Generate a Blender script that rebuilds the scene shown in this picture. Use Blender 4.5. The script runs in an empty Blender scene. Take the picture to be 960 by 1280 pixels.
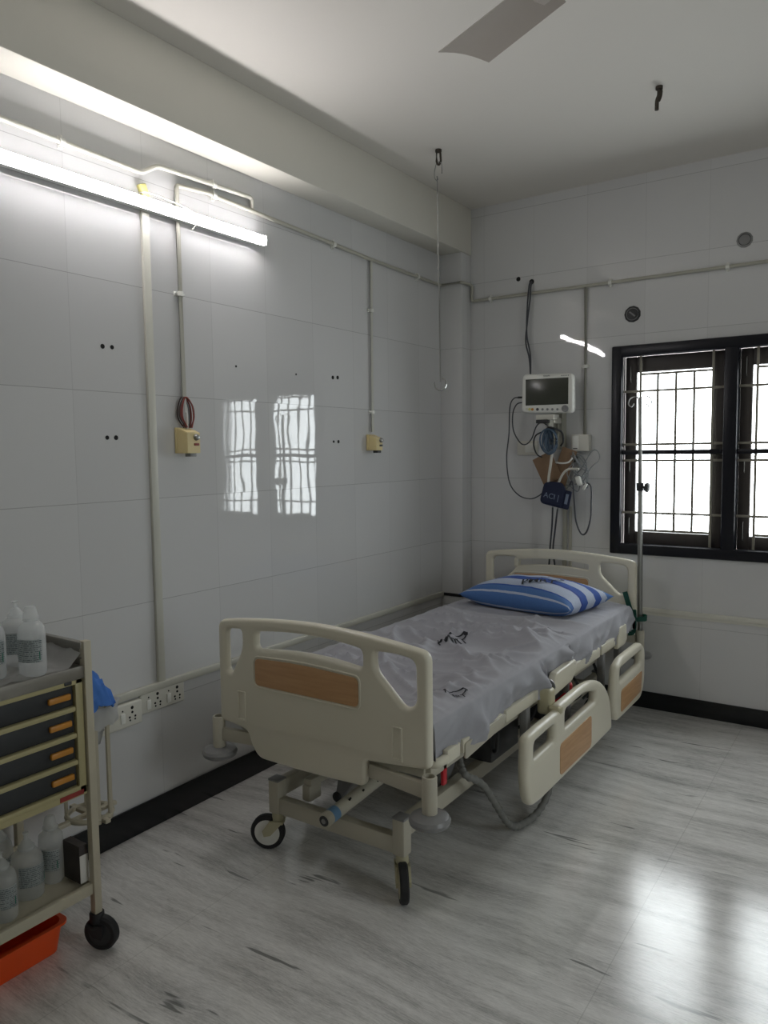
import bpy, bmesh, math, random
from mathutils import Vector, Matrix, noise
from math import sin, cos, pi, radians
random.seed(7)
SC = bpy.context.scene
COL = SC.collection
V = Vector

# ------------------------------------------------------------------ helpers
ORG = {}
def link(o, parent=None):
    COL.objects.link(o)
    if parent is not None:
        o.parent = parent
def tag(o, label=None, cat=None, group=None, kind=None):
    if label: o['label'] = label
    if cat: o['category'] = cat
    if group: o['group'] = group
    if kind: o['kind'] = kind
    return o
def empty(name, loc, label=None, cat=None, group=None, kind=None):
    o = bpy.data.objects.new(name, None)
    o.empty_display_size = 0.05
    link(o); o.location = loc; ORG[o] = V(loc)
    return tag(o, label, cat, group, kind)
def obj(name, bm, mat, parent=None, ang=35, smooth=True):
    """one mesh object; vertices are given in world space and re-centred on the object's own origin"""
    if isinstance(bm, bpy.types.Mesh):
        b = bmesh.new(); b.from_mesh(bm); bpy.data.meshes.remove(bm); bm = b
    bmesh.ops.recalc_face_normals(bm, faces=bm.faces[:]) if smooth else None
    lo = V((1e9,)*3); hi = V((-1e9,)*3)
    for v in bm.verts:
        for i in range(3):
            lo[i] = min(lo[i], v.co[i]); hi[i] = max(hi[i], v.co[i])
    c = (lo+hi)/2
    if parent is None: c.z = lo.z
    for v in bm.verts: v.co -= c
    for f in bm.faces: f.smooth = smooth
    lim = radians(ang)
    for e in bm.edges:
        if len(e.link_faces) == 2:
            e.smooth = e.calc_face_angle(0) < lim
        else:
            e.smooth = True
    me = bpy.data.meshes.new(name); bm.to_mesh(me); bm.free()
    for m in (mat if isinstance(mat, (list, tuple)) else [mat]): me.materials.append(m)
    o = bpy.data.objects.new(name, me)
    link(o, parent)
    o.location = c - (ORG[parent] if parent is not None else V((0, 0, 0)))
    ORG[o] = c
    return o
def B(): return bmesh.new()
def box(bm, a, b, bev=0.0, seg=2, rot=None, piv=None):
    lo = V((min(a[0], b[0]), min(a[1], b[1]), min(a[2], b[2]))); hi = V((max(a[0], b[0]), max(a[1], b[1]), max(a[2], b[2])))
    r = bmesh.ops.create_cube(bm, size=1); vs = r['verts']
    for v in vs:
        v.co = V([(lo[i]+hi[i])/2 + v.co[i]*(hi[i]-lo[i]) for i in range(3)])
    if bev > 0:
        es = list({e for v in vs for e in v.link_edges})
        bev = min(bev, 0.45*min(hi[i]-lo[i] for i in range(3)))
        r = bmesh.ops.bevel(bm, geom=es, offset=bev, segments=seg, profile=0.5, affect='EDGES')
        vs = list({v for f in r['faces'] for v in f.verts} | {v for v in vs if v.is_valid})
    if rot is not None:
        p = V(piv) if piv is not None else (lo+hi)/2
        for v in vs: v.co = rot @ (v.co-p) + p
    return vs
def frame_of(d):
    d = V(d).normalized()
    u = V((0, 0, 1)) if abs(d.z) < 0.9 else V((1, 0, 0))
    x = d.cross(u).normalized(); y = x.cross(d).normalized()
    return x, y, d
def cyl(bm, p, q, r, r2=None, n=20, caps=True, bev=0):
    p = V(p); q = V(q); r2 = r if r2 is None else r2
    x, y, d = frame_of(q-p)
    L = (q-p).length
    prof = [(0, r), (L, r2)] if bev <= 0 else [(0, r-bev), (bev*.3, r-bev*.3), (bev, r), (L-bev, r2), (L-bev*.3, r2-bev*.3), (L, r2-bev)]
    return revolve(bm, p, d, prof, n, caps)
def revolve(bm, p, d, prof, n=24, caps=True, sx=1.0, sy=1.0):
    """prof: (distance along d, radius)"""
    p = V(p); x, y, d = frame_of(d)
    rings = []
    for h, r in prof:
        rings.append([bm.verts.new(p + d*h + x*(r*sx*cos(2*pi*i/n)) + y*(r*sy*sin(2*pi*i/n))) for i in range(n)])
    for a, b in zip(rings, rings[1:]):
        for i in range(n):
            bm.faces.new((a[i], a[(i+1) % n], b[(i+1) % n], b[i]))
    if caps:
        bm.faces.new(rings[0][::-1]); bm.faces.new(rings[-1])
    return [v for R in rings for v in R]
def catmull(pts, k=8):
    P = [V(p) for p in pts]
    P = [P[0]*2-P[1]] + P + [P[-1]*2-P[-2]]
    out = []
    for i in range(1, len(P)-2):
        for j in range(k):
            t = j/k
            a, b, c, d = P[i-1], P[i], P[i+1], P[i+2]
            out.append(0.5*((2*b)+(-a+c)*t+(2*a-5*b+4*c-d)*t*t+(-a+3*b-3*c+d)*t**3))
    out.append(P[-2]); return out
def tube(bm, pts, r, n=10, smooth=0, closed=False, rf=None):
    pts = catmull(pts, smooth) if smooth else [V(p) for p in pts]
    rings = []; px = None
    N = len(pts)
    for i, p in enumerate(pts):
        if closed: d = pts[(i+1) % N]-pts[i-1]
        else: d = (pts[min(i+1, N-1)]-pts[max(i-1, 0)])
        d.normalize()
        if px is None: x, y, _ = frame_of(d)
        else:
            x = (px - d*px.dot(d))
            if x.length < 1e-5: x = frame_of(d)[0]
            x.normalize(); y = d.cross(x)
        px = x
        k = 1.0
        if not closed and 0 < i < N-1:      # mitre
            a = (pts[i]-pts[i-1]).normalized(); c = max(0.6, a.dot(d)); k = 1.0
        rr = rf(i/(N-1)) if rf else r
        rings.append([bm.verts.new(p + x*(rr*cos(2*pi*j/n)) + y*(rr*sin(2*pi*j/n))) for j in range(n)])
    M = N if closed else N-1
    for i in range(M):
        a = rings[i]; b = rings[(i+1) % N]
        for j in range(n): bm.faces.new((a[j], a[(j+1) % n], b[(j+1) % n], b[j]))
    if not closed:
        bm.faces.new(rings[0][::-1]); bm.faces.new(rings[-1])
def bend(pts, r, k=5):
    """polyline with rounded corners"""
    P = [V(p) for p in pts]; out = [P[0]]
    for a, b, c in zip(P, P[1:], P[2:]):
        r1 = min(r, (a-b).length*.45, (c-b).length*.45)
        s = b+(a-b).normalized()*r1; e = b+(c-b).normalized()*r1
        for j in range(k+1):
            t = j/k; out.append(s*(1-t)**2+b*2*t*(1-t)+e*t*t)
    out.append(P[-1]); return out
def torus(bm, c, axis, R, r, n=32, m=10, a0=0, a1=2*pi):
    x, y, d = frame_of(axis); c = V(c)
    full = abs(a1-a0-2*pi) < 1e-6
    k = n if full else n+1
    pts = [c + x*(R*cos(a0+(a1-a0)*i/n)) + y*(R*sin(a0+(a1-a0)*i/n)) for i in range(k)]
    tube(bm, pts, r, m, closed=full)
def rpoly(pts, r=0.01, k=5):
    """2D polygon (x,z[,radius]) with rounded corners"""
    out = []; n = len(pts)
    for i in range(n):
        a = V(pts[i-1][:2]); b = V(pts[i][:2]); c = V(pts[(i+1) % n][:2])
        rr = pts[i][2] if len(pts[i]) > 2 else r
        rr = min(rr, (a-b).length*.48, (c-b).length*.48)
        if rr < 1e-5: out.append(b); continue
        s = b+(a-b).normalized()*rr; e = b+(c-b).normalized()*rr
        for j in range(k+1):
            t = j/k; out.append(s*(1-t)**2+b*2*t*(1-t)+e*t*t)
    return [(p.x, p.y) for p in out]
def area(p): return 0.5*sum(p[i-1][0]*p[i][1]-p[i][0]*p[i-1][1] for i in range(len(p)))
def plate(outer, holes, thick, bev, M):
    """slab with holes and rounded edges; M maps (u, v, depth) to world"""
    cu = bpy.data.curves.new('slab', 'CURVE'); cu.dimensions = '2D'; cu.fill_mode = 'BOTH'
    cu.extrude = max(thick/2-bev, 0.0005); cu.bevel_depth = bev; cu.bevel_resolution = 3; cu.offset = -bev
    def add(p, ccw):
        if (area(p) > 0) != ccw: p = p[::-1]
        s = cu.splines.new('POLY'); s.points.add(len(p)-1); s.use_cyclic_u = True
        for q, (x, y) in zip(s.points, p): q.co = (x, y, 0, 1)
    add(outer, False)
    for h in holes: add(h, True)
    o = bpy.data.objects.new('slab', cu); COL.objects.link(o)
    dg = bpy.context.evaluated_depsgraph_get(); dg.update()
    me = bpy.data.meshes.new_from_object(o.evaluated_get(dg))
    bpy.data.objects.remove(o); bpy.data.curves.remove(cu)
    bm = bmesh.new(); bm.from_mesh(me); bpy.data.meshes.remove(me)
    bmesh.ops.remove_doubles(bm, verts=bm.verts[:], dist=1e-5)
    for v in bm.verts: v.co = M(v.co.x, v.co.y, v.co.z)
    return bm
def text_bm(s, size, M, thick=0.0004, bold=0.0):
    cu = bpy.data.curves.new('t', 'FONT'); cu.body = s; cu.size = size; cu.align_x = 'CENTER'; cu.align_y = 'CENTER'; cu.extrude = thick; cu.offset = bold
    cu.resolution_u = 3
    o = bpy.data.objects.new('t', cu); COL.objects.link(o)
    dg = bpy.context.evaluated_depsgraph_get(); dg.update()
    me = bpy.data.meshes.new_from_object(o.evaluated_get(dg))
    bpy.data.objects.remove(o); bpy.data.curves.remove(cu)
    bm = bmesh.new(); bm.from_mesh(me); bpy.data.meshes.remove(me)
    for v in bm.verts: v.co = M(v.co.x, v.co.y, v.co.z)
    return bm

# ------------------------------------------------------------------ materials
def new_mat(name):
    m = bpy.data.materials.new(name); m.use_nodes = True
    nt = m.node_tree; nt.nodes.clear()
    out = nt.nodes.new('ShaderNodeOutputMaterial'); p = nt.nodes.new('ShaderNodeBsdfPrincipled')
    nt.links.new(p.outputs[0], out.inputs[0])
    return m, nt, p, out
def srgb(r, g, b):
    f = lambda c: (c/255/12.92) if c <= 10 else ((c/255+.055)/1.055)**2.4
    return (f(r), f(g), f(b))
def N(nt, t, **kw):
    n = nt.nodes.new(t)
    for k, v in kw.items(): setattr(n, k, v)
    return n
def math_n(nt, op, a, b=None, c=None):
    n = N(nt, 'ShaderNodeMath', operation=op)
    for i, x in enumerate((a, b, c)):
        if x is None: continue
        if isinstance(x, (int, float)): n.inputs[i].default_value = x
        else: nt.links.new(x, n.inputs[i])
    return n.outputs[0]
def plain(name, col, rough=.5, metal=0., var=.06, scale=18., bump=0., bscale=200., spec=.5, **kw):
    m, nt, p, out = new_mat(name)
    p.inputs['Roughness'].default_value = rough; p.inputs['Metallic'].default_value = metal
    p.inputs['Specular IOR Level'].default_value = spec
    tc = N(nt, 'ShaderNodeTexCoord'); no = N(nt, 'ShaderNodeTexNoise'); no.inputs['Scale'].default_value = scale; no.inputs['Detail'].default_value = 4
    nt.links.new(tc.outputs['Object'], no.inputs['Vector'])
    mx = N(nt, 'ShaderNodeMix', data_type='RGBA')
    mx.inputs[6].default_value = (*[c*(1-var) for c in col], 1); mx.inputs[7].default_value = (*[min(1, c*(1+var)) for c in col], 1)
    nt.links.new(no.outputs['Fac'], mx.inputs[0]); nt.links.new(mx.outputs[2], p.inputs['Base Color'])
    if bump:
        nb = N(nt, 'ShaderNodeTexNoise'); nb.inputs['Scale'].default_value = bscale; nt.links.new(tc.outputs['Object'], nb.inputs['Vector'])
        bu = N(nt, 'ShaderNodeBump'); bu.inputs['Strength'].default_value = bump; bu.inputs['Distance'].default_value = .002
        nt.links.new(nb.outputs['Fac'], bu.inputs['Height']); nt.links.new(bu.outputs[0], p.inputs['Normal'])
    for k, v in kw.items(): p.inputs[k].default_value = v
    return m
def tile_mat(name, axis, u0, w, z0, h, col, wave=.0016):
    """glazed wall tiles: thin joints, slight tone change and tilt per tile, wavy glaze"""
    m, nt, p, out = new_mat(name)
    g = N(nt, 'ShaderNodeNewGeometry'); s = N(nt, 'ShaderNodeSeparateXYZ'); nt.links.new(g.outputs['Position'], s.inputs[0])
    u = math_n(nt, 'DIVIDE', math_n(nt, 'SUBTRACT', s.outputs[axis], u0), w)
    v = math_n(nt, 'DIVIDE', math_n(nt, 'SUBTRACT', s.outputs[2], z0), h)
    def edge(t, size, lw):
        f = math_n(nt, 'FRACT', t); d = math_n(nt, 'MINIMUM', f, math_n(nt, 'SUBTRACT', 1.0, f))
        return math_n(nt, 'LESS_THAN', math_n(nt, 'MULTIPLY', d, size), lw)
    jv = edge(u, w, .0009); jh = edge(v, h, .0013)
    joint = math_n(nt, 'MAXIMUM', math_n(nt, 'MULTIPLY', jv, .55), jh)
    cx = N(nt, 'ShaderNodeCombineXYZ')
    nt.links.new(math_n(nt, 'FLOOR', u), cx.inputs[0]); nt.links.new(math_n(nt, 'FLOOR', v), cx.inputs[1])
    wn = N(nt, 'ShaderNodeTexWhiteNoise'); nt.links.new(cx.outputs[0], wn.inputs['Vector'])
    mx = N(nt, 'ShaderNodeMix', data_type='RGBA')
    mx.inputs[6].default_value = (*[c*.97 for c in col], 1); mx.inputs[7].default_value = (*[c*1.03 for c in col], 1)
    nt.links.new(wn.outputs['Value'], mx.inputs[0])
    mj = N(nt, 'ShaderNodeMix', data_type='RGBA'); mj.inputs[7].default_value = (*[c*.62 for c in col], 1)
    nt.links.new(mx.outputs[2], mj.inputs[6]); nt.links.new(math_n(nt, 'MULTIPLY', joint, .9), mj.inputs[0])
    nt.links.new(mj.outputs[2], p.inputs['Base Color'])
    # glaze: gentle waves plus a tiny tilt of every tile
    n1 = N(nt, 'ShaderNodeTexNoise'); n1.inputs['Scale'].default_value = 5.0; n1.inputs['Detail'].default_value = 1.0
    off = N(nt, 'ShaderNodeVectorMath', operation='MULTIPLY_ADD'); off.inputs[1].default_value = (9, 9, 9)
    nt.links.new(wn.outputs['Color'], off.inputs[0]); nt.links.new(g.outputs['Position'], off.inputs[2])
    nt.links.new(off.outputs[0], n1.inputs['Vector'])
    bu = N(nt, 'ShaderNodeBump'); bu.inputs['Strength'].default_value = .5; bu.inputs['Distance'].default_value = wave
    nt.links.new(n1.outputs['Fac'], bu.inputs['Height'])
    ti = N(nt, 'ShaderNodeVectorMath', operation='MULTIPLY_ADD'); ti.inputs[1].default_value = (.004, .004, .004)
    sub = N(nt, 'ShaderNodeVectorMath', operation='SUBTRACT'); sub.inputs[1].default_value = (.5, .5, .5)
    nt.links.new(wn.outputs['Color'], sub.inputs[0]); nt.links.new(sub.outputs[0], ti.inputs[0]); nt.links.new(bu.outputs[0], ti.inputs[2])
    nm = N(nt, 'ShaderNodeVectorMath', operation='NORMALIZE'); nt.links.new(ti.outputs[0], nm.inputs[0])
    nt.links.new(nm.outputs[0], p.inputs['Normal'])
    p.inputs['Roughness'].default_value = .025; p.inputs['IOR'].default_value = 1.55
    return m
def floor_mat():
    m, nt, p, out = new_mat('grey_streaked_marble')
    g = N(nt, 'ShaderNodeNewGeometry')
    # gently bent streak direction (veins run across the room)
    w = N(nt, 'ShaderNodeTexNoise'); w.inputs['Scale'].default_value = .9; w.inputs['Detail'].default_value = 2
    nt.links.new(g.outputs['Position'], w.inputs['Vector'])
    wa = N(nt, 'ShaderNodeVectorMath', operation='MULTIPLY_ADD'); wa.inputs[1].default_value = (0, .20, 0)
    nt.links.new(w.outputs['Color'], wa.inputs[0]); nt.links.new(g.outputs['Position'], wa.inputs[2])
    def noise_s(sc, scale, detail, rough=.6, rz=0):
        mp = N(nt, 'ShaderNodeMapping'); mp.inputs['Scale'].default_value = sc; mp.inputs['Rotation'].default_value = (0, 0, rz)
        nt.links.new(wa.outputs[0], mp.inputs['Vector'])
        n = N(nt, 'ShaderNodeTexNoise'); n.inputs['Scale'].default_value = scale; n.inputs['Detail'].default_value = detail; n.inputs['Roughness'].default_value = rough
        nt.links.new(mp.outputs[0], n.inputs['Vector']); return n.outputs['Fac']
    a = noise_s((.8, 7, 1), 2.2, 8, .66, .04); b = noise_s((4.5, 40, 1), 5.0, 8, .85); c = noise_s((.8, 2.6, 1), 1.5, 4)
    t = math_n(nt, 'ADD', math_n(nt, 'MULTIPLY', a, .36), math_n(nt, 'ADD', math_n(nt, 'MULTIPLY', b, .46), math_n(nt, 'MULTIPLY', c, .18)))
    cr = N(nt, 'ShaderNodeValToRGB'); e = cr.color_ramp.elements
    e[0].position = .38; e[0].color = (*srgb(150, 149, 147), 1); e[1].position = .62; e[1].color = (*srgb(242, 241, 238), 1)
    x = e.new(.50); x.color = (*srgb(212, 211, 208), 1)
    nt.links.new(t, cr.inputs[0])
    # sparse dark mineral dashes
    d = noise_s((1.7, 14, 1), 1.25, 3, .6, .05); d2 = noise_s((.7, 1.6, 1), 1.1, 2)
    dm = N(nt, 'ShaderNodeMapRange'); dm.inputs[1].default_value = .638; dm.inputs[2].default_value = .668; nt.links.new(d, dm.inputs[0])
    dk = N(nt, 'ShaderNodeMapRange'); dk.inputs[1].default_value = .42; dk.inputs[2].default_value = .55; nt.links.new(d2, dk.inputs[0])
    mx = N(nt, 'ShaderNodeMix', data_type='RGBA'); mx.inputs[7].default_value = (*srgb(70, 72, 70), 1)
    nt.links.new(cr.outputs[0], mx.inputs[6]); nt.links.new(math_n(nt, 'MULTIPLY', math_n(nt, 'MULTIPLY', dm.outputs[0], dk.outputs[0]), .68), mx.inputs[0])
    # slab joint lines every 1.2 m
    s = N(nt, 'ShaderNodeSeparateXYZ'); nt.links.new(g.outputs['Position'], s.inputs[0])
    f = math_n(nt, 'FRACT', math_n(nt, 'DIVIDE', math_n(nt, 'ADD', s.outputs[0], .645+2.4), 1.2))
    f2 = math_n(nt, 'LESS_THAN', math_n(nt, 'MINIMUM', f, math_n(nt, 'SUBTRACT', 1, f)), .0012)
    mj = N(nt, 'ShaderNodeMix', data_type='RGBA'); mj.inputs[7].default_value = (*srgb(120, 120, 116), 1)
    nt.links.new(mx.outputs[2], mj.inputs[6]); nt.links.new(math_n(nt, 'MULTIPLY', f2, .28), mj.inputs[0])
    nt.links.new(mj.outputs[2], p.inputs['Base Color'])
    rr = N(nt, 'ShaderNodeMapRange'); rr.inputs[1].default_value = .3; rr.inputs[2].default_value = .7; rr.inputs[3].default_value = .085; rr.inputs[4].default_value = .17; p.inputs['Specular IOR Level'].default_value = .75
    nt.links.new(b, rr.inputs[0]); nt.links.new(rr.outputs[0], p.inputs['Roughness'])
    bu = N(nt, 'ShaderNodeBump'); bu.inputs['Strength'].default_value = .15; bu.inputs['Distance'].default_value = .0008
    nt.links.new(b, bu.inputs['Height']); nt.links.new(bu.outputs[0], p.inputs['Normal'])
    return m
def emit_mat(name, col, st):
    m = bpy.data.materials.new(name); m.use_nodes = True; nt = m.node_tree; nt.nodes.clear()
    out = N(nt, 'ShaderNodeOutputMaterial'); e = N(nt, 'ShaderNodeEmission'); e.inputs[0].default_value = (*col, 1); e.inputs[1].default_value = st
    nt.links.new(e.outputs[0], out.inputs[0]); return m
def wood_mat():
    m, nt, p, out = new_mat('beech_laminate')
    tc = N(nt, 'ShaderNodeTexCoord'); mp = N(nt, 'ShaderNodeMapping'); mp.inputs['Scale'].default_value = (2, 2, 26)
    nt.links.new(tc.outputs['Object'], mp.inputs[0])
    n = N(nt, 'ShaderNodeTexNoise'); n.inputs['Scale'].default_value = 3; n.inputs['Detail'].default_value = 5; nt.links.new(mp.outputs[0], n.inputs['Vector'])
    cr = N(nt, 'ShaderNodeValToRGB'); e = cr.color_ramp.elements
    e[0].position = .35; e[0].color = (*srgb(184, 143, 102), 1); e[1].position = .75; e[1].color = (*srgb(200, 159, 116), 1)
    nt.links.new(n.outputs['Fac'], cr.inputs[0]); nt.links.new(cr.outputs[0], p.inputs['Base Color']); p.inputs['Roughness'].default_value = .4
    return m
def pillow_mat():
    m, nt, p, out = new_mat('striped_pillowcase')
    tc = N(nt, 'ShaderNodeTexCoord'); s = N(nt, 'ShaderNodeSeparateXYZ'); nt.links.new(tc.outputs['UV'], s.inputs[0])
    cr = N(nt, 'ShaderNodeValToRGB'); cr.color_ramp.interpolation = 'CONSTANT'; e = cr.color_ramp.elements
    D = srgb(46, 80, 154); M_ = srgb(72, 110, 166); L = srgb(172, 182, 202); K = srgb(34, 60, 132)
    stops = [(0, M_), (.025, L), (.045, M_), (.12, D), (.14, L), (.34, K), (.38, D), (.50, L), (.66, D), (.78, L), (.88, M_)]
    e[0].position = 0; e[0].color = (*stops[0][1], 1); e[1].position = stops[1][0]; e[1].color = (*stops[1][1], 1)
    for q, c in stops[2:]:
        k = e.new(q); k.color = (*c, 1)
    nt.links.new(s.outputs[1], cr.inputs[0])
    wv = N(nt, 'ShaderNodeTexNoise'); wv.inputs['Scale'].default_value = 260; nt.links.new(tc.outputs['Object'], wv.inputs['Vector'])
    hs = N(nt, 'ShaderNodeHueSaturation'); nt.links.new(cr.outputs[0], hs.inputs['Color'])
    mr = N(nt, 'ShaderNodeMapRange'); mr.inputs[3].default_value = .75; mr.inputs[4].default_value = 1.2; nt.links.new(wv.outputs['Fac'], mr.inputs[0]); nt.links.new(mr.outputs[0], hs.inputs['Value'])
    nt.links.new(hs.outputs[0], p.inputs['Base Color']); p.inputs['Roughness'].default_value = .85
    return m
def clear_mat(name, tint, mixt, rough=.15, base=(.8, .82, .82)):
    """thin translucent plastic: straight-through share plus glossy/diffuse skin"""
    m, nt, p, out = new_mat(name)
    p.inputs['Base Color'].default_value = (*base, 1); p.inputs['Roughness'].default_value = rough
    t = N(nt, 'ShaderNodeBsdfTransparent'); t.inputs[0].default_value = (*tint, 1)
    mx = N(nt, 'ShaderNodeMixShader'); mx.inputs[0].default_value = mixt
    tl = N(nt, 'ShaderNodeBsdfTranslucent'); tl.inputs[0].default_value = (*base, 1)
    m2 = N(nt, 'ShaderNodeMixShader'); m2.inputs[0].default_value = .5
    nt.links.new(p.outputs[0], m2.inputs[1]); nt.links.new(tl.outputs[0], m2.inputs[2])
    nt.links.new(m2.outputs[0], mx.inputs[1]); nt.links.new(t.outputs[0], mx.inputs[2]); nt.links.new(mx.outputs[0], out.inputs[0])
    return m
def label_mat():
    m, nt, p, out = new_mat('printed_bottle_label')
    tc = N(nt, 'ShaderNodeTexCoord'); s = N(nt, 'ShaderNodeSeparateXYZ'); nt.links.new(tc.outputs['UV'], s.inputs[0])
    row = math_n(nt, 'MULTIPLY', s.outputs[1], 11)
    band = math_n(nt, 'LESS_THAN', math_n(nt, 'FRACT', row), .42)
    cx = N(nt, 'ShaderNodeCombineXYZ'); nt.links.new(math_n(nt, 'MULTIPLY', s.outputs[0], 26), cx.inputs[0]); nt.links.new(math_n(nt, 'MULTIPLY', math_n(nt, 'FLOOR', row), 7.3), cx.inputs[1])
    n = N(nt, 'ShaderNodeTexNoise'); n.inputs['Scale'].default_value = 1.0; n.inputs['Detail'].default_value = 2; nt.links.new(cx.outputs[0], n.inputs['Vector'])
    ink = math_n(nt, 'MULTIPLY', band, math_n(nt, 'GREATER_THAN', n.outputs['Fac'], .47))
    mx = N(nt, 'ShaderNodeMix', data_type='RGBA'); mx.inputs[6].default_value = (*srgb(196, 202, 202), 1); mx.inputs[7].default_value = (*srgb(84, 96, 100), 1)
    nt.links.new(math_n(nt, 'MULTIPLY', ink, .8), mx.inputs[0])
    nt.links.new(mx.outputs[2], p.inputs['Base Color']); p.inputs['Roughness'].default_value = .4
    return m

TILE = srgb(206, 206, 206)
M_left = tile_mat('glazed_wall_tile_side', 1, 1.638, .3385, .505, .41, TILE)
M_back = tile_mat('glazed_wall_tile_end', 0, -1.870, .3325, .505, .41, TILE, .0036)
M_plain_wall = plain('painted_plaster', srgb(214, 212, 204), .75, var=.03, scale=3)
M_ceil = plain('ceiling_paint', srgb(216, 212, 205), .8, var=.02, scale=1.5)
M_beam = plain('beam_paint', srgb(212, 209, 199), .8, var=.02, scale=2)
M_floor = floor_mat()
M_black = plain('black_granite_skirting', srgb(22, 24, 27), .25, var=.25, scale=40)
M_pvc = plain('white_pvc_conduit', srgb(196, 195, 184), .4, var=.04)
M_pvcg = plain('grey_painted_conduit', srgb(176, 174, 162), .45, var=.05)
M_cream = plain('cream_moulded_plastic', srgb(216, 211, 193), .32, var=.02, scale=6)
M_creampaint = plain('cream_powder_coat', srgb(184, 179, 163), .35, var=.03)
M_creamdark = plain('beige_plastic', srgb(186, 180, 150), .4, var=.03)
M_wood = wood_mat()
M_greyp = plain('grey_plastic', srgb(128, 128, 128), .35, var=.04)
M_dark = plain('dark_grey_plastic', srgb(44, 45, 47), .45, var=.1)
M_rubber = plain('black_rubber', srgb(34, 34, 36), .6, var=.15)
M_steel = plain('brushed_steel', srgb(150, 150, 147), .38, 1.0, var=.05)
M_chrome = plain('bright_wire', srgb(205, 206, 206), .15, 1.0, var=.03)
M_rust = plain('rusty_iron', srgb(66, 60, 52), .8, .2, var=.35, scale=90)
M_sheet = plain('grey_cotton_sheet', srgb(160, 160, 166), .9, var=.05, scale=30, bump=.15, bscale=700)
M_ink = plain('black_laundry_ink', srgb(28, 28, 34), .8, var=.2)
M_pillow = pillow_mat()
M_navy = plain('navy_painted_wood', srgb(20, 21, 29), .35, var=.12, spec=.3)
M_brown = plain('dark_brown_wood', srgb(58, 53, 52), .5, var=.12, scale=30)
M_grille = plain('beige_painted_iron', srgb(138, 134, 122), .5, var=.06)
M_red = plain('red_plastic', srgb(190, 24, 40), .4, var=.05)
M_redlabel = plain('dark_red_label', srgb(140, 40, 34), .5, var=.15)
M_orange = plain('orange_plastic', srgb(232, 84, 28), .38, var=.04)
M_handle = plain('orange_brown_plastic', srgb(190, 128, 44), .4, var=.06)
M_tan = plain('tan_trolley_enamel', srgb(172, 163, 122), .4, var=.05)
M_trolley = plain('grey_beige_enamel', srgb(184, 177, 157), .42, var=.06)
M_drawer = plain('charcoal_drawer_front', srgb(42, 44, 46), .45, var=.06)
M_tray = plain('scuffed_steel_tray', srgb(150, 147, 140), .35, .7, var=.12, scale=30)
M_boxdark = plain('dark_printed_carton', srgb(58, 52, 50), .6, var=.2)
M_boxwhite = plain('white_carton', srgb(214, 212, 206), .6, var=.03)
M_ivory = plain('ivory_switch_box', srgb(218, 200, 148), .4, var=.03)
M_white = plain('white_plastic', srgb(226, 226, 220), .35, var=.02)
M_offwhite = plain('off_white_plastic', srgb(208, 206, 196), .4, var=.03)
M_hole = plain('dark_hole', srgb(26, 26, 26), .9, var=.1)
M_screen = plain('dark_glass_screen', srgb(62, 64, 56), .22, var=.03)
M_cable = plain('dark_grey_cable', srgb(64, 66, 72), .5, var=.1)
M_blueCable = plain('blue_grey_cable', srgb(78, 98, 118), .45, var=.12)
M_cuff = plain('navy_nylon_cuff', srgb(26, 34, 62), .75, var=.12, bump=.1)
M_cuffprint = plain('grey_cuff_print', srgb(126, 138, 158), .7, var=.05)
M_card = plain('brown_card', srgb(138, 112, 88), .8, var=.15, scale=40)
M_green = plain('dark_green_webbing', srgb(18, 74, 62), .7, var=.12)
M_blue = plain('blue_nonwoven', srgb(58, 112, 190), .7, var=.1)
M_hose = plain('grey_corrugated_hose', srgb(122, 122, 118), .5, var=.06)
M_lampbody = plain('lamp_housing_white', srgb(224, 224, 220), .4, var=.02)
M_tube = emit_mat('lit_lamp_diffuser', (1.0, .965, .975), 41.0)
M_bottle = clear_mat('translucent_bottle_plastic', (.95, .955, .955), .52, .18, srgb(240, 242, 242))
M_bag = clear_mat('white_thin_bag', (.95, .95, .95), .25, .4, srgb(222, 224, 226))
M_clear = clear_mat('clear_tubing', (.95, .96, .97), .5, .12, srgb(190, 194, 196))
M_film = clear_mat('clear_plastic_film', (.97, .97, .97), .30, .10, srgb(236, 236, 234))
M_label = label_mat()
M_labelgreen = plain('green_label_ink', srgb(40, 140, 110), .5, var=.05)
M_labelblue = plain('blue_sticker', srgb(104, 142, 176), .4, var=.1)
M_fan = plain('fan_blade_enamel', srgb(176, 169, 161), .4, var=.03)
M_wire_r = plain('red_wire', srgb(132, 56, 48), .5, var=.1)
M_wire_k = plain('brown_wire', srgb(62, 52, 48), .5, var=.1)
M_yellow = plain('yellowed_tape', srgb(206, 200, 130), .6, var=.1)
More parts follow.
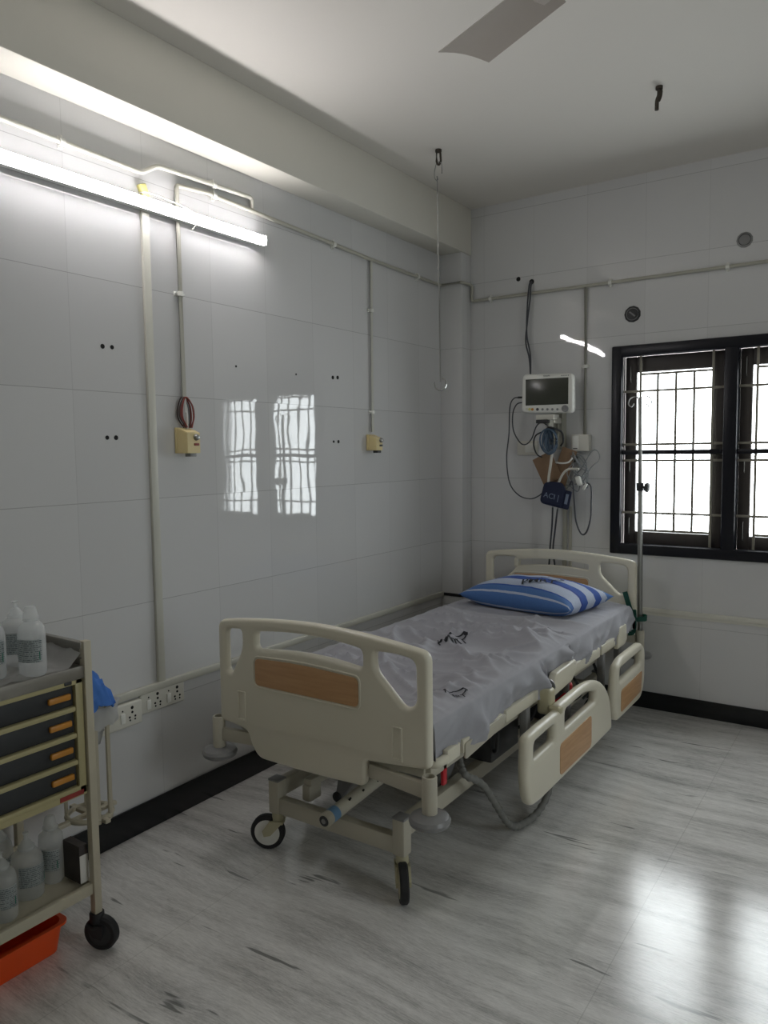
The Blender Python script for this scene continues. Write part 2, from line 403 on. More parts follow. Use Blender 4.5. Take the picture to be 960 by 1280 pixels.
def pane_mat():
    m = bpy.data.materials.new('ribbed_window_glass'); m.use_nodes = True; nt = m.node_tree; nt.nodes.clear()
    out = N(nt, 'ShaderNodeOutputMaterial')
    t = N(nt, 'ShaderNodeBsdfTransparent')
    g = N(nt, 'ShaderNodeNewGeometry'); s = N(nt, 'ShaderNodeSeparateXYZ'); nt.links.new(g.outputs['Position'], s.inputs[0])
    no = N(nt, 'ShaderNodeTexNoise'); no.inputs['Scale'].default_value = 14; nt.links.new(g.outputs['Position'], no.inputs['Vector'])
    w = math_n(nt, 'SINE', math_n(nt, 'ADD', math_n(nt, 'MULTIPLY', s.outputs[0], 480), math_n(nt, 'MULTIPLY', no.outputs['Fac'], 9)))
    mx = N(nt, 'ShaderNodeMix', data_type='RGBA'); mx.inputs[6].default_value = (.80, .86, .88, 1); mx.inputs[7].default_value = (.92, .95, .96, 1)
    nt.links.new(math_n(nt, 'MULTIPLY_ADD', w, .5, .5), mx.inputs[0]); nt.links.new(mx.outputs[2], t.inputs[0])
    gl = N(nt, 'ShaderNodeBsdfGlossy'); gl.inputs['Roughness'].default_value = .1
    ms = N(nt, 'ShaderNodeMixShader'); ms.inputs[0].default_value = .05
    nt.links.new(t.outputs[0], ms.inputs[1]); nt.links.new(gl.outputs[0], ms.inputs[2]); nt.links.new(ms.outputs[0], out.inputs[0])
    return m
M_pane = pane_mat()

# ------------------------------------------------------------------ room shell
LX, FY, CZ = -2.45, 4.40, 3.02      # left wall, window wall, ceiling
RX, NY = 1.75, -1.5                 # right wall, wall behind the viewer
WX0, WX1, WZ0, WZ1 = -1.37, -.165, .905, 2.072   # window opening
def struct(name, bm, mat, parent=None, **k):
    return tag(obj(name, bm, mat, parent, **k), kind='structure' if parent is None else None)
b = B(); box(b, (LX-.2, NY-.2, -.12), (RX+.2, FY+.25, 0)); struct('floor', b, M_floor)
b = B(); box(b, (LX-.2, NY-.2, CZ), (RX+.2, FY+.25, CZ+.12)); struct('ceiling', b, M_ceil)
b = B(); box(b, (LX-.2, NY-.2, 0), (LX, FY+.25, CZ)); wall_left = struct('wall_left', b, M_left)
b = B(); box(b, (LX, FY, 0), (WX0, FY+.25, CZ)); box(b, (WX1, FY, 0), (RX, FY+.25, CZ)); box(b, (WX0, FY, 0), (WX1, FY+.25, WZ0)); box(b, (WX0, FY, WZ1), (WX1, FY+.25, CZ))
wall_back = struct('wall_back', b, M_back)
SY0, SY1, SZ0, SZ1 = 1.50, 2.30, .905, 2.072      # unseen window added in the right wall for side fill light
b = B(); box(b, (RX, NY-.2, 0), (RX+.2, SY0, CZ)); box(b, (RX, SY1, 0), (RX+.2, FY+.25, CZ)); box(b, (RX, SY0, 0), (RX+.2, SY1, SZ0)); box(b, (RX, SY0, SZ1), (RX+.2, SY1, CZ)); struct('wall_right', b, M_plain_wall)
w2 = empty('fill_window', (RX, (SY0+SY1)/2, SZ0), kind='structure')
b = B(); sm = (SY0+SY1)/2
for a, c in (((SY0, SZ0), (SY0+.055, SZ1)), ((SY1-.055, SZ0), (SY1, SZ1)), ((SY0, SZ0), (SY1, SZ0+.055)), ((SY0, SZ1-.055), (SY1, SZ1)), ((sm-.035, SZ0), (sm+.035, SZ1)), ((SY0, 1.47), (SY1, 1.495))):
    box(b, (RX+.005, a[0], a[1]), (RX+.06, c[0], c[1]), .004)
obj('window_frame', b, M_navy, w2)
b = B(); box(b, (RX+.03, SY0+.05, SZ0+.05), (RX+.034, SY1-.05, SZ1-.05)); obj('pane', b, M_pane, w2)
b = B(); box(b, (LX, NY-.2, 0), (RX, NY, CZ)); struct('wall_front', b, M_plain_wall)
b = B(); box(b, (LX, NY, 2.735), (-2.29, FY, CZ), .006); struct('ceiling_beam', b, M_beam)
b = B(); box(b, (LX, 4.272, 0), (-2.295, FY, 2.735), .004); struct('column', b, M_left)
# black skirting and the cable ledge at dado height
b = B(); box(b, (LX, NY, 0), (LX+.012, 4.272, .115), .003); struct('baseboard_left', b, M_black)
b = B(); box(b, (-2.295, FY-.012, 0), (RX, FY, .098), .003); struct('baseboard_back', b, M_black)
b = B(); box(b, (LX, 1.73, .556), (LX+.022, 4.272, .585), .004); struct('trim_1', b, M_pvc)
b = B(); box(b, (-2.295, FY-.012, .562), (RX, FY, .590), .004); box(b, (-2.295, FY-.008, .548), (RX, FY, .563)); struct('trim_2', b, M_offwhite)
b = B(); box(b, (LX, 4.262, .560), (-2.285, 4.272, .578), .003); box(b, (-2.295, 4.262, .560), (-2.285, FY, .578), .003); struct('column_gap_strip', b, M_hole)  # dark strip stands in for the shadowed gap under the column cladding
# drilled anchor holes in the tiles
for (y, z, r) in [(1.769, 1.901, .009), (1.810, 1.902, .008), (1.773, 1.565, .008), (1.812, 1.565, .009), (2.452, 1.886, .005), (2.858, 1.882, .005),
                  (3.149, 1.888, .010), (3.190, 1.891, .010), (3.147, 1.556, .007), (3.188, 1.556, .009)]:
    b = B(); cyl(b, (LX-.004, y, z), (LX+.0012, y, z), r, n=14); obj('anchor_hole', b, M_hole, wall_left)
for (x, z, r) in [(-1.969, 2.546, .014), (-1.882, 2.519, .016)]:
    b = B(); cyl(b, (x, FY+.004, z), (x, FY-.0012, z), r, n=14); obj('anchor_hole', b, M_hole, wall_back)

# ------------------------------------------------------------------ window
win = empty('window_1', ((WX0+WX1)/2, FY, WZ0), kind='structure')
mc = -.747                           # mullion
b = B()
fy0, fy1 = FY-.022, FY+.03
for a, c in (((WX0-.012, fy0, WZ0-.012), (WX0+.048, fy1, WZ1+.012)), ((WX1-.048, fy0, WZ0-.012), (WX1+.012, fy1, WZ1+.012)),
             ((WX0, fy0+.001, WZ0-.012), (WX1, fy1, WZ0+.048)), ((WX0, fy0+.001, WZ1-.05), (WX1, fy1, WZ1+.012)),
             ((mc-.034, fy0+.002, WZ0), (mc+.034, fy1, WZ1))):
    box(b, a, c, .008)
for a, c in (((WX0, 4.43, WZ0), (-1.3225, 4.475, WZ1)), ((WX1-.034, 4.43, WZ0), (WX1, 4.475, WZ1)), ((WX0, 4.431, 2.026), (WX1, 4.474, WZ1)), ((WX0, 4.431, WZ0), (WX1, 4.474, .946)), ((mc-.036, 4.43, WZ0), (mc+.036, 4.475, WZ1))):
    box(b, a, c, .003)
for x0, x1 in ((WX0+.04, mc-.03), (mc+.03, WX1-.04)): box(b, (x0, fy0+.02, 1.466), (x1, fy1-.02, 1.492), .004)
obj('window_frame', b, M_navy, win)
# iron grille just behind the frame
for x0, x1 in ((WX0+.045, mc-.032), (mc+.032, WX1-.045)):
    b = B(); W = x1-x0
    xs = [x0+W*t for t in (.18, .355, .535, .71, .885)]
    gy = 4.418
    for i, x in enumerate(xs):
        outer_bar = i in (0, len(xs)-1)
        z0, z1 = (WZ0+.03, WZ1-.03) if outer_bar else (1.032, 1.92)
        box(b, (x-.0065, gy-.004, z0), (x+.0065, gy+.004, z1), .0015)
    for z in (1.826, 1.524, 1.432, 1.132): box(b, (x0-.02, gy+.004, z-.0065), (x1+.02, gy+.011, z+.0065), .0015)
    for z in (1.92, 1.032): box(b, (xs[0], gy+.004, z-.0065), (xs[-1], gy+.011, z+.0065), .0015)
    obj('grille', b, M_grille, win)
# hinged casements with ribbed glass, hung a little proud so a slit of daylight shows
def casement(x0, x1, st, handle_x):
    c = empty('casement', ((x0+x1)/2, 4.46, WZ0+.05)); c.parent = win; c.location = V(c.location)-ORG[win]
    b = B(); y0, y1 = 4.445, 4.475; z0, z1 = .948, 2.024
    box(b, (x0, y0, z0), (x0+st, y1, z1), .004); box(b, (x1-st, y0, z0), (x1, y1, z1), .004)
    box(b, (x0+st-.001, y0+.001, 1.934), (x1-st+.001, y1-.001, z1), .004); box(b, (x0+st-.001, y0+.001, z0), (x1-st+.001, y1-.001, 1.021), .004)
    obj('sash', b, M_brown, c)
    b = B(); box(b, (x0+st-.004, 4.458, 1.017), (x1-st+.004, 4.462, 1.938)); obj('pane', b, M_pane, c)
    b = B()
    for zz in (1.40, 1.05, 1.93):
        L = .05 if zz != 1.40 else .035
        tube(b, [(handle_x, y0+.001, zz-L), (handle_x, y0-.009, zz-L*.8), (handle_x, y0-.009, zz+L*.8), (handle_x, y0+.001, zz+L)], .0025, 8)
    obj('handle', b, M_steel, c)
xa, xb, xc, xd = WX0+.043, mc-.034, mc+.034, WX1-.043
casement(-1.3195, mc-.038, .064, -1.288)
casement(mc+.037, -.203, .060, mc+.066)

# ------------------------------------------------------------------ lamp, fan, hooks on the ceiling
t = empty('tube_light', (LX, 2.0, 2.42), 'long lit white tube light across the top of the tiled left wall', 'light')
b = B(); box(b, (-2.437, 1.345, 2.434), (-2.406, 2.612, 2.478), .003)
for y in (1.6, 2.4): box(b, (LX, y-.02, 2.445), (-2.435, y+.02, 2.468))
obj('housing', b, M_lampbody, t)
b = B()
prof = [(-2.408+.0205*cos(a), 2.456+.0215*sin(a)) for a in [radians(-90+180*i/12) for i in range(13)]]
ra = [b.verts.new((x, 1.352, z)) for x, z in prof]; rb = [b.verts.new((x, 2.604, z)) for x, z in prof]
for i in range(len(prof)):
    j = (i+1) % len(prof); b.faces.new((ra[i], ra[j], rb[j], rb[i]))
b.faces.new(ra); b.faces.new(rb[::-1]); obj('diffuser', b, M_tube, t)
for y in (1.347, 2.607):
    b = B(); box(b, (-2.437, y-.005, 2.433), (-2.388, y+.005, 2.479), .003); obj('end_cap', b, M_lampbody, t)
b = B(); tube(b, [(-2.443, 1.95, 2.50), (-2.40, 1.97, 2.495), (-2.385, 2.05, 2.487), (-2.383, 2.14, 2.478), (-2.386, 2.20, 2.462), (-2.40, 2.235, 2.452)], .0022, 6, 6)
tube(b, [(-2.386, 2.13, 2.475), (-2.38, 2.16, 2.455), (-2.39, 2.19, 2.43), (-2.42, 2.19, 2.41)], .002, 6, 6); obj('loose_wire', b, M_offwhite, t)
b = B(); box(b, (LX, 1.955, 2.48), (-2.425, 1.985, 2.535), .004, rot=Matrix.Rotation(.35, 3, 'X')); obj('tape_tab', b, M_yellow, t)

f = empty('ceiling_fan', (-.63, 1.93, 2.68), 'ceiling fan with one grey-beige blade reaching into the picture', 'fan')
b = B(); cyl(b, (-.63, 1.93, 2.78), (-.63, 1.93, CZ), .011); revolve(b, (-.63, 1.93, CZ-.07), (0, 0, 1), [(0, .015), (.01, .03), (.07, .055)], 24); obj('down_rod', b, M_fan, f)
b = B(); revolve(b, (-.63, 1.93, 2.675), (0, 0, 1), [(0, .03), (.008, .07), (.03, .105), (.07, .11), (.095, .085), (.11, .03)], 32); obj('motor', b, M_fan, f)
for a in (154, 34, -86):
    R = Matrix.Rotation(radians(a), 4, 'Z'); T = Matrix.Translation((-.63, 1.93, 2.725)) @ R
    b = B(); pts = [(.2, -.052), (.615, -.066), (.602, .066), (.2, .055)]
    for (x0, x1, k) in ((.10, .25, 0),): pass
    nx, ny = 10, 6; top = []; bot = []
    for i in range(nx+1):
        u = i/nx; rt = []; rb_ = []
        for j in range(ny+1):
            w = j/ny
            y = (-.052-.014*u)*(1-w)+(.055+.011*u)*w; x = .2+(.355+.085*w)*u
            z = -.018+.036*w-.010*math.sin(pi*w)*-1
            rt.append(b.verts.new(T @ V((x, y, z+.0012)))); rb_.append(b.verts.new(T @ V((x, y, z-.0012))))
        top.append(rt); bot.append(rb_)
    for i in range(nx):
        for j in range(ny):
            b.faces.new((top[i][j], top[i+1][j], top[i+1][j+1], top[i][j+1])); b.faces.new((bot[i][j], bot[i][j+1], bot[i+1][j+1], bot[i+1][j]))
    for i in range(nx):
        for j in (0, ny): b.faces.new((top[i][j], bot[i][j], bot[i+1][j], top[i+1][j]))
    for j in range(ny):
        for i in (0, nx): b.faces.new((top[i][j], top[i][j+1], bot[i][j+1], bot[i][j]))
    bl = obj('blade', b, M_fan, f)
    b = B(); vs = box(b, (.085, -.02, -.012), (.25, .02, -.006), .002)
    for v in vs: v.co = T @ v.co
    obj('blade_bracket', b, M_fan, f)

HX, HY = -1.98, 3.446
b = B(); cyl(b, (HX, HY, CZ-.012), (HX, HY, CZ), .016, n=12)
tube(b, bend([(HX-.011, HY, CZ-.005), (HX-.011, HY, CZ-.062), (HX+.002, HY, CZ-.078), (HX+.014, HY, CZ-.062), (HX+.010, HY, CZ-.005)], .012), .0055, 8)
tag(obj('ceiling_hook', b, M_rust), 'rusty iron loop in the ceiling that carries the long wire hanger', 'hook')
b = B(); cyl(b, (-.888, 3.411, CZ-.012), (-.888, 3.411, CZ), .015, n=12)
tube(b, [(-.888, 3.411, CZ), (-.889, 3.411, CZ-.035), (-.896, 3.411, CZ-.055), (-.897, 3.411, CZ-.094)], .0085, 8, 3)
tube(b, [(-.878, 3.411, CZ), (-.881, 3.411, CZ-.04), (-.889, 3.411, CZ-.06)], .006, 8, 2)
tag(obj('ceiling_hook', b, M_rust), 'empty rusty iron stub sticking down from the ceiling above the window', 'hook')
hr = empty('wire_hanger', (HX, HY, 1.83), 'long thin steel wire hanger with hooked ends dangling from the ceiling', 'hanger')
zt = CZ-.066
b = B()
tube(b, bend([(HX+.026, HY-.012, zt-.060), (HX+.026, HY-.012, zt-.015), (HX+.010, HY, zt+.006), (HX-.012, HY, zt+.004), (HX-.030, HY+.01, zt-.03), (HX-.030, HY+.01, zt-.065), (HX-.015, HY+.006, zt-.083), (HX-.004, HY, zt-.075)], .012), .0028, 8)
obj('top_hook', b, M_chrome, hr)
b = B(); tube(b, [(HX-.010, HY+.003, zt-.062), (HX-.006, HY, 2.55), (HX-.002, HY, 2.35), (HX+.002, HY, 1.9), (HX+.002, HY, 1.865)], .0036, 8, 4)
cyl(b, (HX-.005, HY, 2.42), (HX-.005, HY, 2.435), .0055); obj('wire', b, M_chrome, hr)
b = B(); c0 = V((HX+.002, HY, 1.845))
tube(b, [c0+V((.83, .56, 0))*(.03*cos(a))+V((0, 0, .032*sin(a))) for a in [radians(160+270*i/20) for i in range(21)]], .0042, 8)
obj('bottom_hook', b, M_chrome, hr)

# ------------------------------------------------------------------ conduits and wall fittings
def conduit(name, pts, r, mat, label, clips=(), clipdir=(1, 0, 0), cat='pipe', rb=.02, clipmat=None, group=None):
    """clips: points on the pipe where a saddle holds it"""
    b = B(); tube(b, bend(pts, rb), r, 12)
    c = obj(name, b, mat); tag(c, label, cat, group)
    d = V(clipdir)
    for q in clips:
        b = B(); q = V(q); run = q[3] if len(q) > 3 else None
        vertical = False
        for a, e in zip(pts, pts[1:]):
            a = V(a); e = V(e); ab = e-a; tt = max(0, min(1, (q-a).dot(ab)/ab.length_squared))
            if (a+ab*tt-q).length < .03: vertical = abs(ab.z) > .8*ab.length
        ax = V((0, 0, 1)) if vertical else (V((0, 1, 0)) if abs(d.x) > .5 else V((1, 0, 0)))
        cr = d.cross(ax)
        cyl(b, q-ax*.009, q+ax*.009, r+.0045, n=14)
        h = [q-cr*.022-ax*.009-d*(r+.005), q+cr*.022+ax*.009-d*(r-.002)]
        box(b, h[0], h[1], .002)
        for s in (-1, 1):
            cyl(b, q+cr*(s*.019)-d*r, q+cr*(s*.019)+d*.002, .004, n=8)
        obj('clip', b, clipmat or M_white, c)
    return c
px = LX+.014
conduit('conduit_pipe', [(px, .9, 2.60), (px, 1.40, 2.588), (px, 1.96, 2.575), (px, 2.04, 2.623), (px, 2.565, 2.640), (px, 2.565, 2.592)], .0095, M_pvc,
        'white pipe with a kink running above the tube light on left wall', [(px, 1.628, 2.582), (px, 2.335, 2.632)])
conduit('conduit_pipe', [(px, 2.137, 1.735), (px, 2.133, 2.575), (px, 2.30, 2.590), (px, 3.50, 2.553), (px, 4.258, 2.545)], .0095, M_pvcg,
        'long thin white pipe under the beam, turning down to the wired switch box', [(px, 2.133, 2.148), (px, 2.335, 2.589), (px, 3.157, 2.563), (px, 3.98, 2.549)], rb=.012)
conduit('conduit_pipe', [(px+.012, 4.258, 2.545), (-2.281, 4.258, 2.545), (-2.281, 4.386, 2.545), (-2.281, 4.386, 2.447), (RX-.01, 4.386, 2.447)], .0095, M_pvcg,
        'grey pipe wrapping the corner column and running across the window wall', [(-2.15, 4.386, 2.447), (-1.397, 4.386, 2.447), (-.777, 4.386, 2.447)], (0, -1, 0), rb=.012)
conduit('conduit_pipe', [(px, 3.485, 1.61), (px, 3.490, 2.545)], .0085, M_pvc, 'vertical white pipe dropping to the smaller switch box beside the hanging wire', [(px, 3.487, 2.277), (px, 3.486, 1.721)])
conduit('conduit_pipe', [(-1.538, 4.388, 1.58), (-1.540, 4.388, 2.44)], .0105, M_pvcg, 'vertical grey pipe left of the window down to small socket box', [(-1.539, 4.388, 1.985)], (0, -1, 0))
b = B(); box(b, (LX, 1.958, .58), (LX+.016, 1.992, 2.437), .003); tag(obj('cable_trunking', b, M_pvc), 'flat white vertical trunking from the tube light down to the sockets', 'trunking')

def switch_box(y, z, w, h, d, label, big):
    t = empty('switch_box', (LX, y, z-h/2), label, 'switch box', 'ivory switch boxes on the left wall')
    b = B(); box(b, (LX, y-w/2, z-h/2), (LX+.014, y+w/2, z+h/2), .003)
    # sloped body, deeper at the bottom
    pr = [(LX+.012, z+h/2), (LX+d, z+h/2-.022), (LX+d, z-h/2), (LX+.012, z-h/2)]
    a = [b.verts.new((x, y-w/2+.004, zz)) for x, zz in pr]; e = [b.verts.new((x, y+w/2-.004, zz)) for x, zz in pr]
    b.faces.new(a); b.faces.new(e[::-1])
    for i in range(4): b.faces.new((a[i], e[i], e[(i+1) % 4], a[(i+1) % 4]))
    bmesh.ops.bevel(b, geom=[x for x in b.edges], offset=.002, segments=2, affect='EDGES')
    obj('body', b, M_ivory, t)
    b = B(); cyl(b, (LX+d-.002, y+.012, z+.012), (LX+d+.014, y+.012, z+.012), .014, .011, n=18, bev=.003); obj('knob', b, M_steel, t)
    b = B(); box(b, (LX+d-.001, y+.001, z-.022), (LX+d+.004, y+.026, z-.012), .001); obj('rocker_switch', b, M_wire_r if big else M_dark, t)
    b = B(); box(b, (LX+.03, y-.012, z-h/2-.014), (LX+.062, y+.022, z-h/2+.001), .002); obj('connector', b, M_greyp if big else M_dark, t)
    return t
sb = switch_box(2.13, 1.556, .078, .105, .072, 'ivory switch box with a bare loop of wires above it', True)
for k, (dx, wd, m) in enumerate([(.000, .036, M_wire_k), (.010, .028, M_wire_r), (.016, .040, M_wire_k), (.006, .020, M_greyp), (.022, .030, M_wire_r)]):
    b = B(); x = LX+.010+dx; y = 2.137
    tube(b, [(x+.01, y-.012, 1.608), (x, y-wd*.9, 1.65), (x, y-wd*.8, 1.70), (x, y-.006, 1.732), (x+.004, y+wd*.7, 1.70), (x+.008, y+wd*.8, 1.65), (x+.01, y+.012, 1.608)], .0032, 7, 6)
    obj('wire_loop', b, m, sb)
b = B(); tube(b, [(LX+.02, 2.137, 1.735), (LX+.024, 2.137, 1.67), (LX+.026, 2.139, 1.604)], .005, 10); obj('bare_pipe_end', b, M_white, sb)
switch_box(3.475, 1.552, .070, .088, .066, 'smaller ivory switch box under the vertical pipe near the hanging wire', False)

def socket_unit(name_label, y0, y1, z0, z1, d, units):
    t = empty('socket_plate', (LX, (y0+y1)/2, z0), name_label, 'socket', 'white sockets under the ledge')
    b = B(); box(b, (LX, y0, z0), (LX+d, y1, z1), .008, 3); obj('plate', b, M_offwhite, t)
    zc = (z0+z1)/2
    for u in units:
        b = B(); box(b, (LX+d-.002, u-.040, zc-.026), (LX+d+.004, u-.020, zc+.012), .002); obj('rocker_switch', b, M_white, t)
        b = B(); cyl(b, (LX+d-.002, u-.030, zc+.022), (LX+d+.0008, u-.030, zc+.022), .0035, n=10); obj('indicator', b, M_hole, t)
        for dy, dz, r in ((.014, .026, .0065), (.014, .008, .005), (.001, -.010, .0045), (.027, -.010, .0045), (.003, -.022, .0038), (.026, -.022, .0038)):
            b = B(); cyl(b, (LX+d-.002, u+dy, zc+dz), (LX+d+.0008, u+dy, zc+dz), r, n=12); obj('pin_hole', b, M_hole, t)
socket_unit('thick white raised socket plate, partly hidden by the trolley bag holder', 1.60, 1.862, .452, .548, .030, (1.68, 1.80))
socket_unit('thin white double socket plate under the vertical trunking', 1.866, 2.088, .474, .556, .014, (1.935, 2.035))

t = empty('switch_plate', (-1.90, FY, 1.47), 'flat white switch plate on the tiles left of the coiled cables', 'switch')
b = B(); box(b, (-1.97, FY-.012, 1.468), (-1.835, FY, 1.556), .004); obj('plate', b, M_offwhite, t)
b = B(); box(b, (-1.915, FY-.018, 1.485), (-1.855, FY-.010, 1.540), .003); obj('rocker_switch', b, M_white, t)
t = empty('socket_box', (-1.55, FY, 1.48), 'white surface socket box at the end of the grey pipe', 'socket')
b = B(); box(b, (-1.606, FY-.055, 1.488), (-1.500, FY, 1.588), .005); obj('body', b, M_offwhite, t)
b = B(); box(b, (-1.598, FY-.060, 1.497), (-1.560, FY-.052, 1.580), .003); obj('rocker_switch', b, M_white, t)
b = B(); box(b, (-1.592, FY-.0625, 1.503), (-1.566, FY-.058, 1.508)); obj('label_bar', b, M_dark, t)
t = empty('power_plug', (-1.60, FY-.04, 1.43), 'black power plug hanging below the surface socket box', 'plug')
b = B(); box(b, (-1.625, FY-.065, 1.425), (-1.575, FY-.02, 1.475), .014, 3, rot=Matrix.Rotation(.5, 3, 'Y')); obj('plug_body', b, M_rubber, t)
b = B(); box(b, (-1.638, FY-.055, 1.428), (-1.622, FY-.03, 1.47), .003); obj('plug_collar', b, M_white, t)
for (x, z, m, lab, r) in ((-1.272, 2.258, M_dark, 'dark round plug filling a hole in the tiles above the window', .046), (-.700, 2.575, M_greyp, 'grey round plug filling a hole high on the right of window wall', .040)):
    t = empty('round_wall_plug', (x, FY, z), lab, 'wall plug')
    b = B(); prof = []
    revolve(b, (x, FY+.003, z), (0, -1, 0), [(0, r), (.006, r), (.009, r-.006)], 11); obj('cap', b, m, t)
    b = B(); torus(b, (x, FY-.004, z), (0, 1, 0), r*.72, .003, 24, 6)
    if m is M_dark: box(b, (x-.02, FY-.010, z-.004), (x+.02, FY-.004, z+.004), rot=Matrix.Rotation(.7, 3, 'Y'))
    obj('rim_line', b, M_greyp if m is M_dark else M_dark, t)

# ------------------------------------------------------------------ hospital bed
CX = -1.622
bed = empty('hospital_bed', (CX, 3.08, 0), 'cream adjustable hospital bed with wood-inlaid end boards standing by the left wall', 'bed')
def endboard(name, cy, flip, asym):
    Mf = lambda u, v, w: V((CX+u, cy-w*flip, v))
    outer = rpoly([(-.456, .50, .02), (-.456, .885, .035), (-.36, .898, .1), (-.20, .914, .1), (0, .924, .15), (.20, .914, .1), (.36, .898, .1), (.456, .885, .035), (.456, .515, .02), (.36, .505, .05),
                   (.212, .492, .012), (.207, .402, .02), (-.03, .392, .1), (-.265, .394, .035), (-.302, .44, .03), (-.315, .485, .03), (-.40, .50, .03)], .02, 6)
    holeM = rpoly([(-.268, .862, .022), (-.13, .876, .1), (-.02, .879, .1), (.09, .876, .1), (.205, .862, .022), (.205, .796, .022), (.09, .810, .1), (-.02, .814, .1), (-.13, .810, .1), (-.268, .796, .022)], .02, 5)
    holeR = rpoly([(.252, .862, .02), (.33, .865, .06), (.408, .855, .03), (.410, .715, .03), (.368, .690, .03), (.252, .80, .03)], .02, 5)
    holeL = rpoly([(-.418, .855, .025), (-.335, .862, .02), (-.335, .79, .03), (-.395, .685, .03), (-.418, .70, .03)], .02, 5) if asym else [(-x, z) for x, z in holeR]
    o = obj(name, plate(outer, [holeM, holeL, holeR], .036, .013, Mf), M_cream, bed, ang=50)
    # raised lips round the lower edge of the grip and the wood inlay
    inl = rpoly([(-.268, .765, .02), (-.05, .775, .1), (.19, .765, .02), (.19, .668, .02), (-.05, .668, .1), (-.268, .668, .02)], .02, 5)
    obj('wood_inlay', plate(inl, [], .005, .0015, lambda u, v, w: V((CX+u, cy-flip*(.0185+w), v))), M_wood, o)
    b = B(); pts = [V((CX+x, cy-flip*.018, z)) for x, z in rpoly([(-.275, .772, .025), (-.05, .783, .1), (.197, .772, .025), (.197, .661, .025), (-.05, .661, .1), (-.275, .661, .025)], .02, 5)]
    tube(b, pts, .0035, 8, closed=True); obj('inlay_rim', b, M_cream, o)
    for s in (-1, 1):
        b = B(); xm = CX+s*.34
        for a, c in (((xm-.020, .525), (xm-.014, .632)), ((xm+.014, .525), (xm+.020, .632)), ((xm-.020, .520), (xm+.020, .530)), ((xm-.020, .628), (xm+.020, .633))):
            box(b, (a[0], cy-flip*.017, a[1]), (c[0], cy-flip*.0225, c[1]), .002)
        obj('grip_slot', b, M_cream, o)
    return o
endboard('footboard', 1.965, 1, True)
endboard('headboard', 4.180, 1, False)

# lower chassis
b = B(); xl, xr = CX-.28, CX+.28
for x in (xl, xr): box(b, (x-.02, 2.06, .205), (x+.02, 4.06, .268), .005)
for y in (2.06, 4.06):
    box(b, (xl, y-.019, .148), (xr, y+.019, .208), .004)
    for x in (xl, xr): box(b, (x-.024, y-.024, .146), (x+.024, y+.024, .272), .005)
box(b, (xl, 2.75, .21), (xr, 2.79, .26), .004); box(b, (xl, 3.5, .21), (xr, 3.54, .26), .004)
ch = obj('base_frame', b, M_creampaint, bed)
for y in (2.06, 4.06):
    for x in (xl, xr):
        b = B(); box(b, (x-.0245, y-.0245, .270), (x+.0245, y+.0245, .279), .003); obj('post_cap', b, M_greyp, ch)
# upper deck
b = B()
for x in (CX-.40, CX+.40): box(b, (x-.02, 2.02, .452), (x+.02, 4.12, .50), .004)
for y in (2.03, 2.5, 2.95, 3.5, 4.10): box(b, (CX-.40, y-.02, .455), (CX+.40, y+.02, .497), .004)
for y in (2.03,):
    box(b, (CX-.12, y-.03, .40), (CX+.12, y+.03, .46), .004)
obj('deck_frame', b, M_creampaint, bed)
for y0, y1 in ((2.03, 2.70), (2.72, 3.08), (3.10, 3.42), (3.44, 4.14)):
    b = B(); box(b, (CX-.43, y0, .505), (CX+.43, y1, .53), .004); obj('deck_panel', b, M_creampaint, bed)
for s in (-1, 1):
    x = CX+s*.450
    for y0, y1 in ((2.06, 2.145), (2.165, 2.47), (2.50, 2.86), (3.19, 3.56), (3.59, 3.80)):
        b = B(); box(b, (x-.010, y0, .497), (x+.010, y1, .543), .004); obj('deck_rail', b, M_cream, bed)
    # scalloped skirt plate near the foot end
    b = plate(rpoly([(2.17, .475, .01), (2.17, .53, .01), (2.30, .535, .01), (2.49, .54, .02), (2.47, .50, .03)], .01, 4), [], .008, .002, lambda u, v, w, x=x, s=s: V((x+s*.012+w, u, v)))
    obj('skirt_plate', b, M_creampaint, bed)
    b = plate(rpoly([(2.90, .485, .02), (2.885, .525, .02), (2.935, .578, .01), (3.16, .585, .012), (3.18, .55, .012), (3.12, .50, .02)], .01, 4), [], .034, .008, lambda u, v, w, x=x, s=s: V((x+s*.018+w, u, v)))
    hb = obj('handset_holder', b, M_cream, bed)
    b = B(); cyl(b, (x+s*.018, 2.880, .535), (x+s*.018, 2.886, .535), .030, n=18); obj('end_disc', b, M_greyp, hb)
    b = plate(rpoly([(3.80, .48, .01), (3.815, .55, .012), (3.84, .585, .012), (3.95, .585, .012), (3.965, .50, .012), (3.93, .48, .02)], .01, 4), [], .022, .005, lambda u, v, w, x=x, s=s: V((x+s*.010+w, u, v)))
    obj('corner_bracket', b, M_cream, bed)
    b = B(); tube(b, bend([(x+s*.004, 3.16, .50), (x+s*.006, 3.16, .44), (x-s*.02, 3.10, .40), (x-s*.05, 3.02, .40)], .03), .013, 10); obj('release_handle', b, M_red, bed)
    # curved corner bar from foot corner
    b = B(); tube(b, bend([(CX+s*.20, 2.03, .50), (CX+s*.445, 2.01, .512), (CX+s*.452, 2.06, .515)], .04), .016, 12); obj('corner_bar', b, M_cream, bed)
# red tag near foot corner
b = B(); box(b, (CX+.408, 2.10, .40), (CX+.420, 2.125, .475), .003); obj('release_handle', b, M_red, bed)
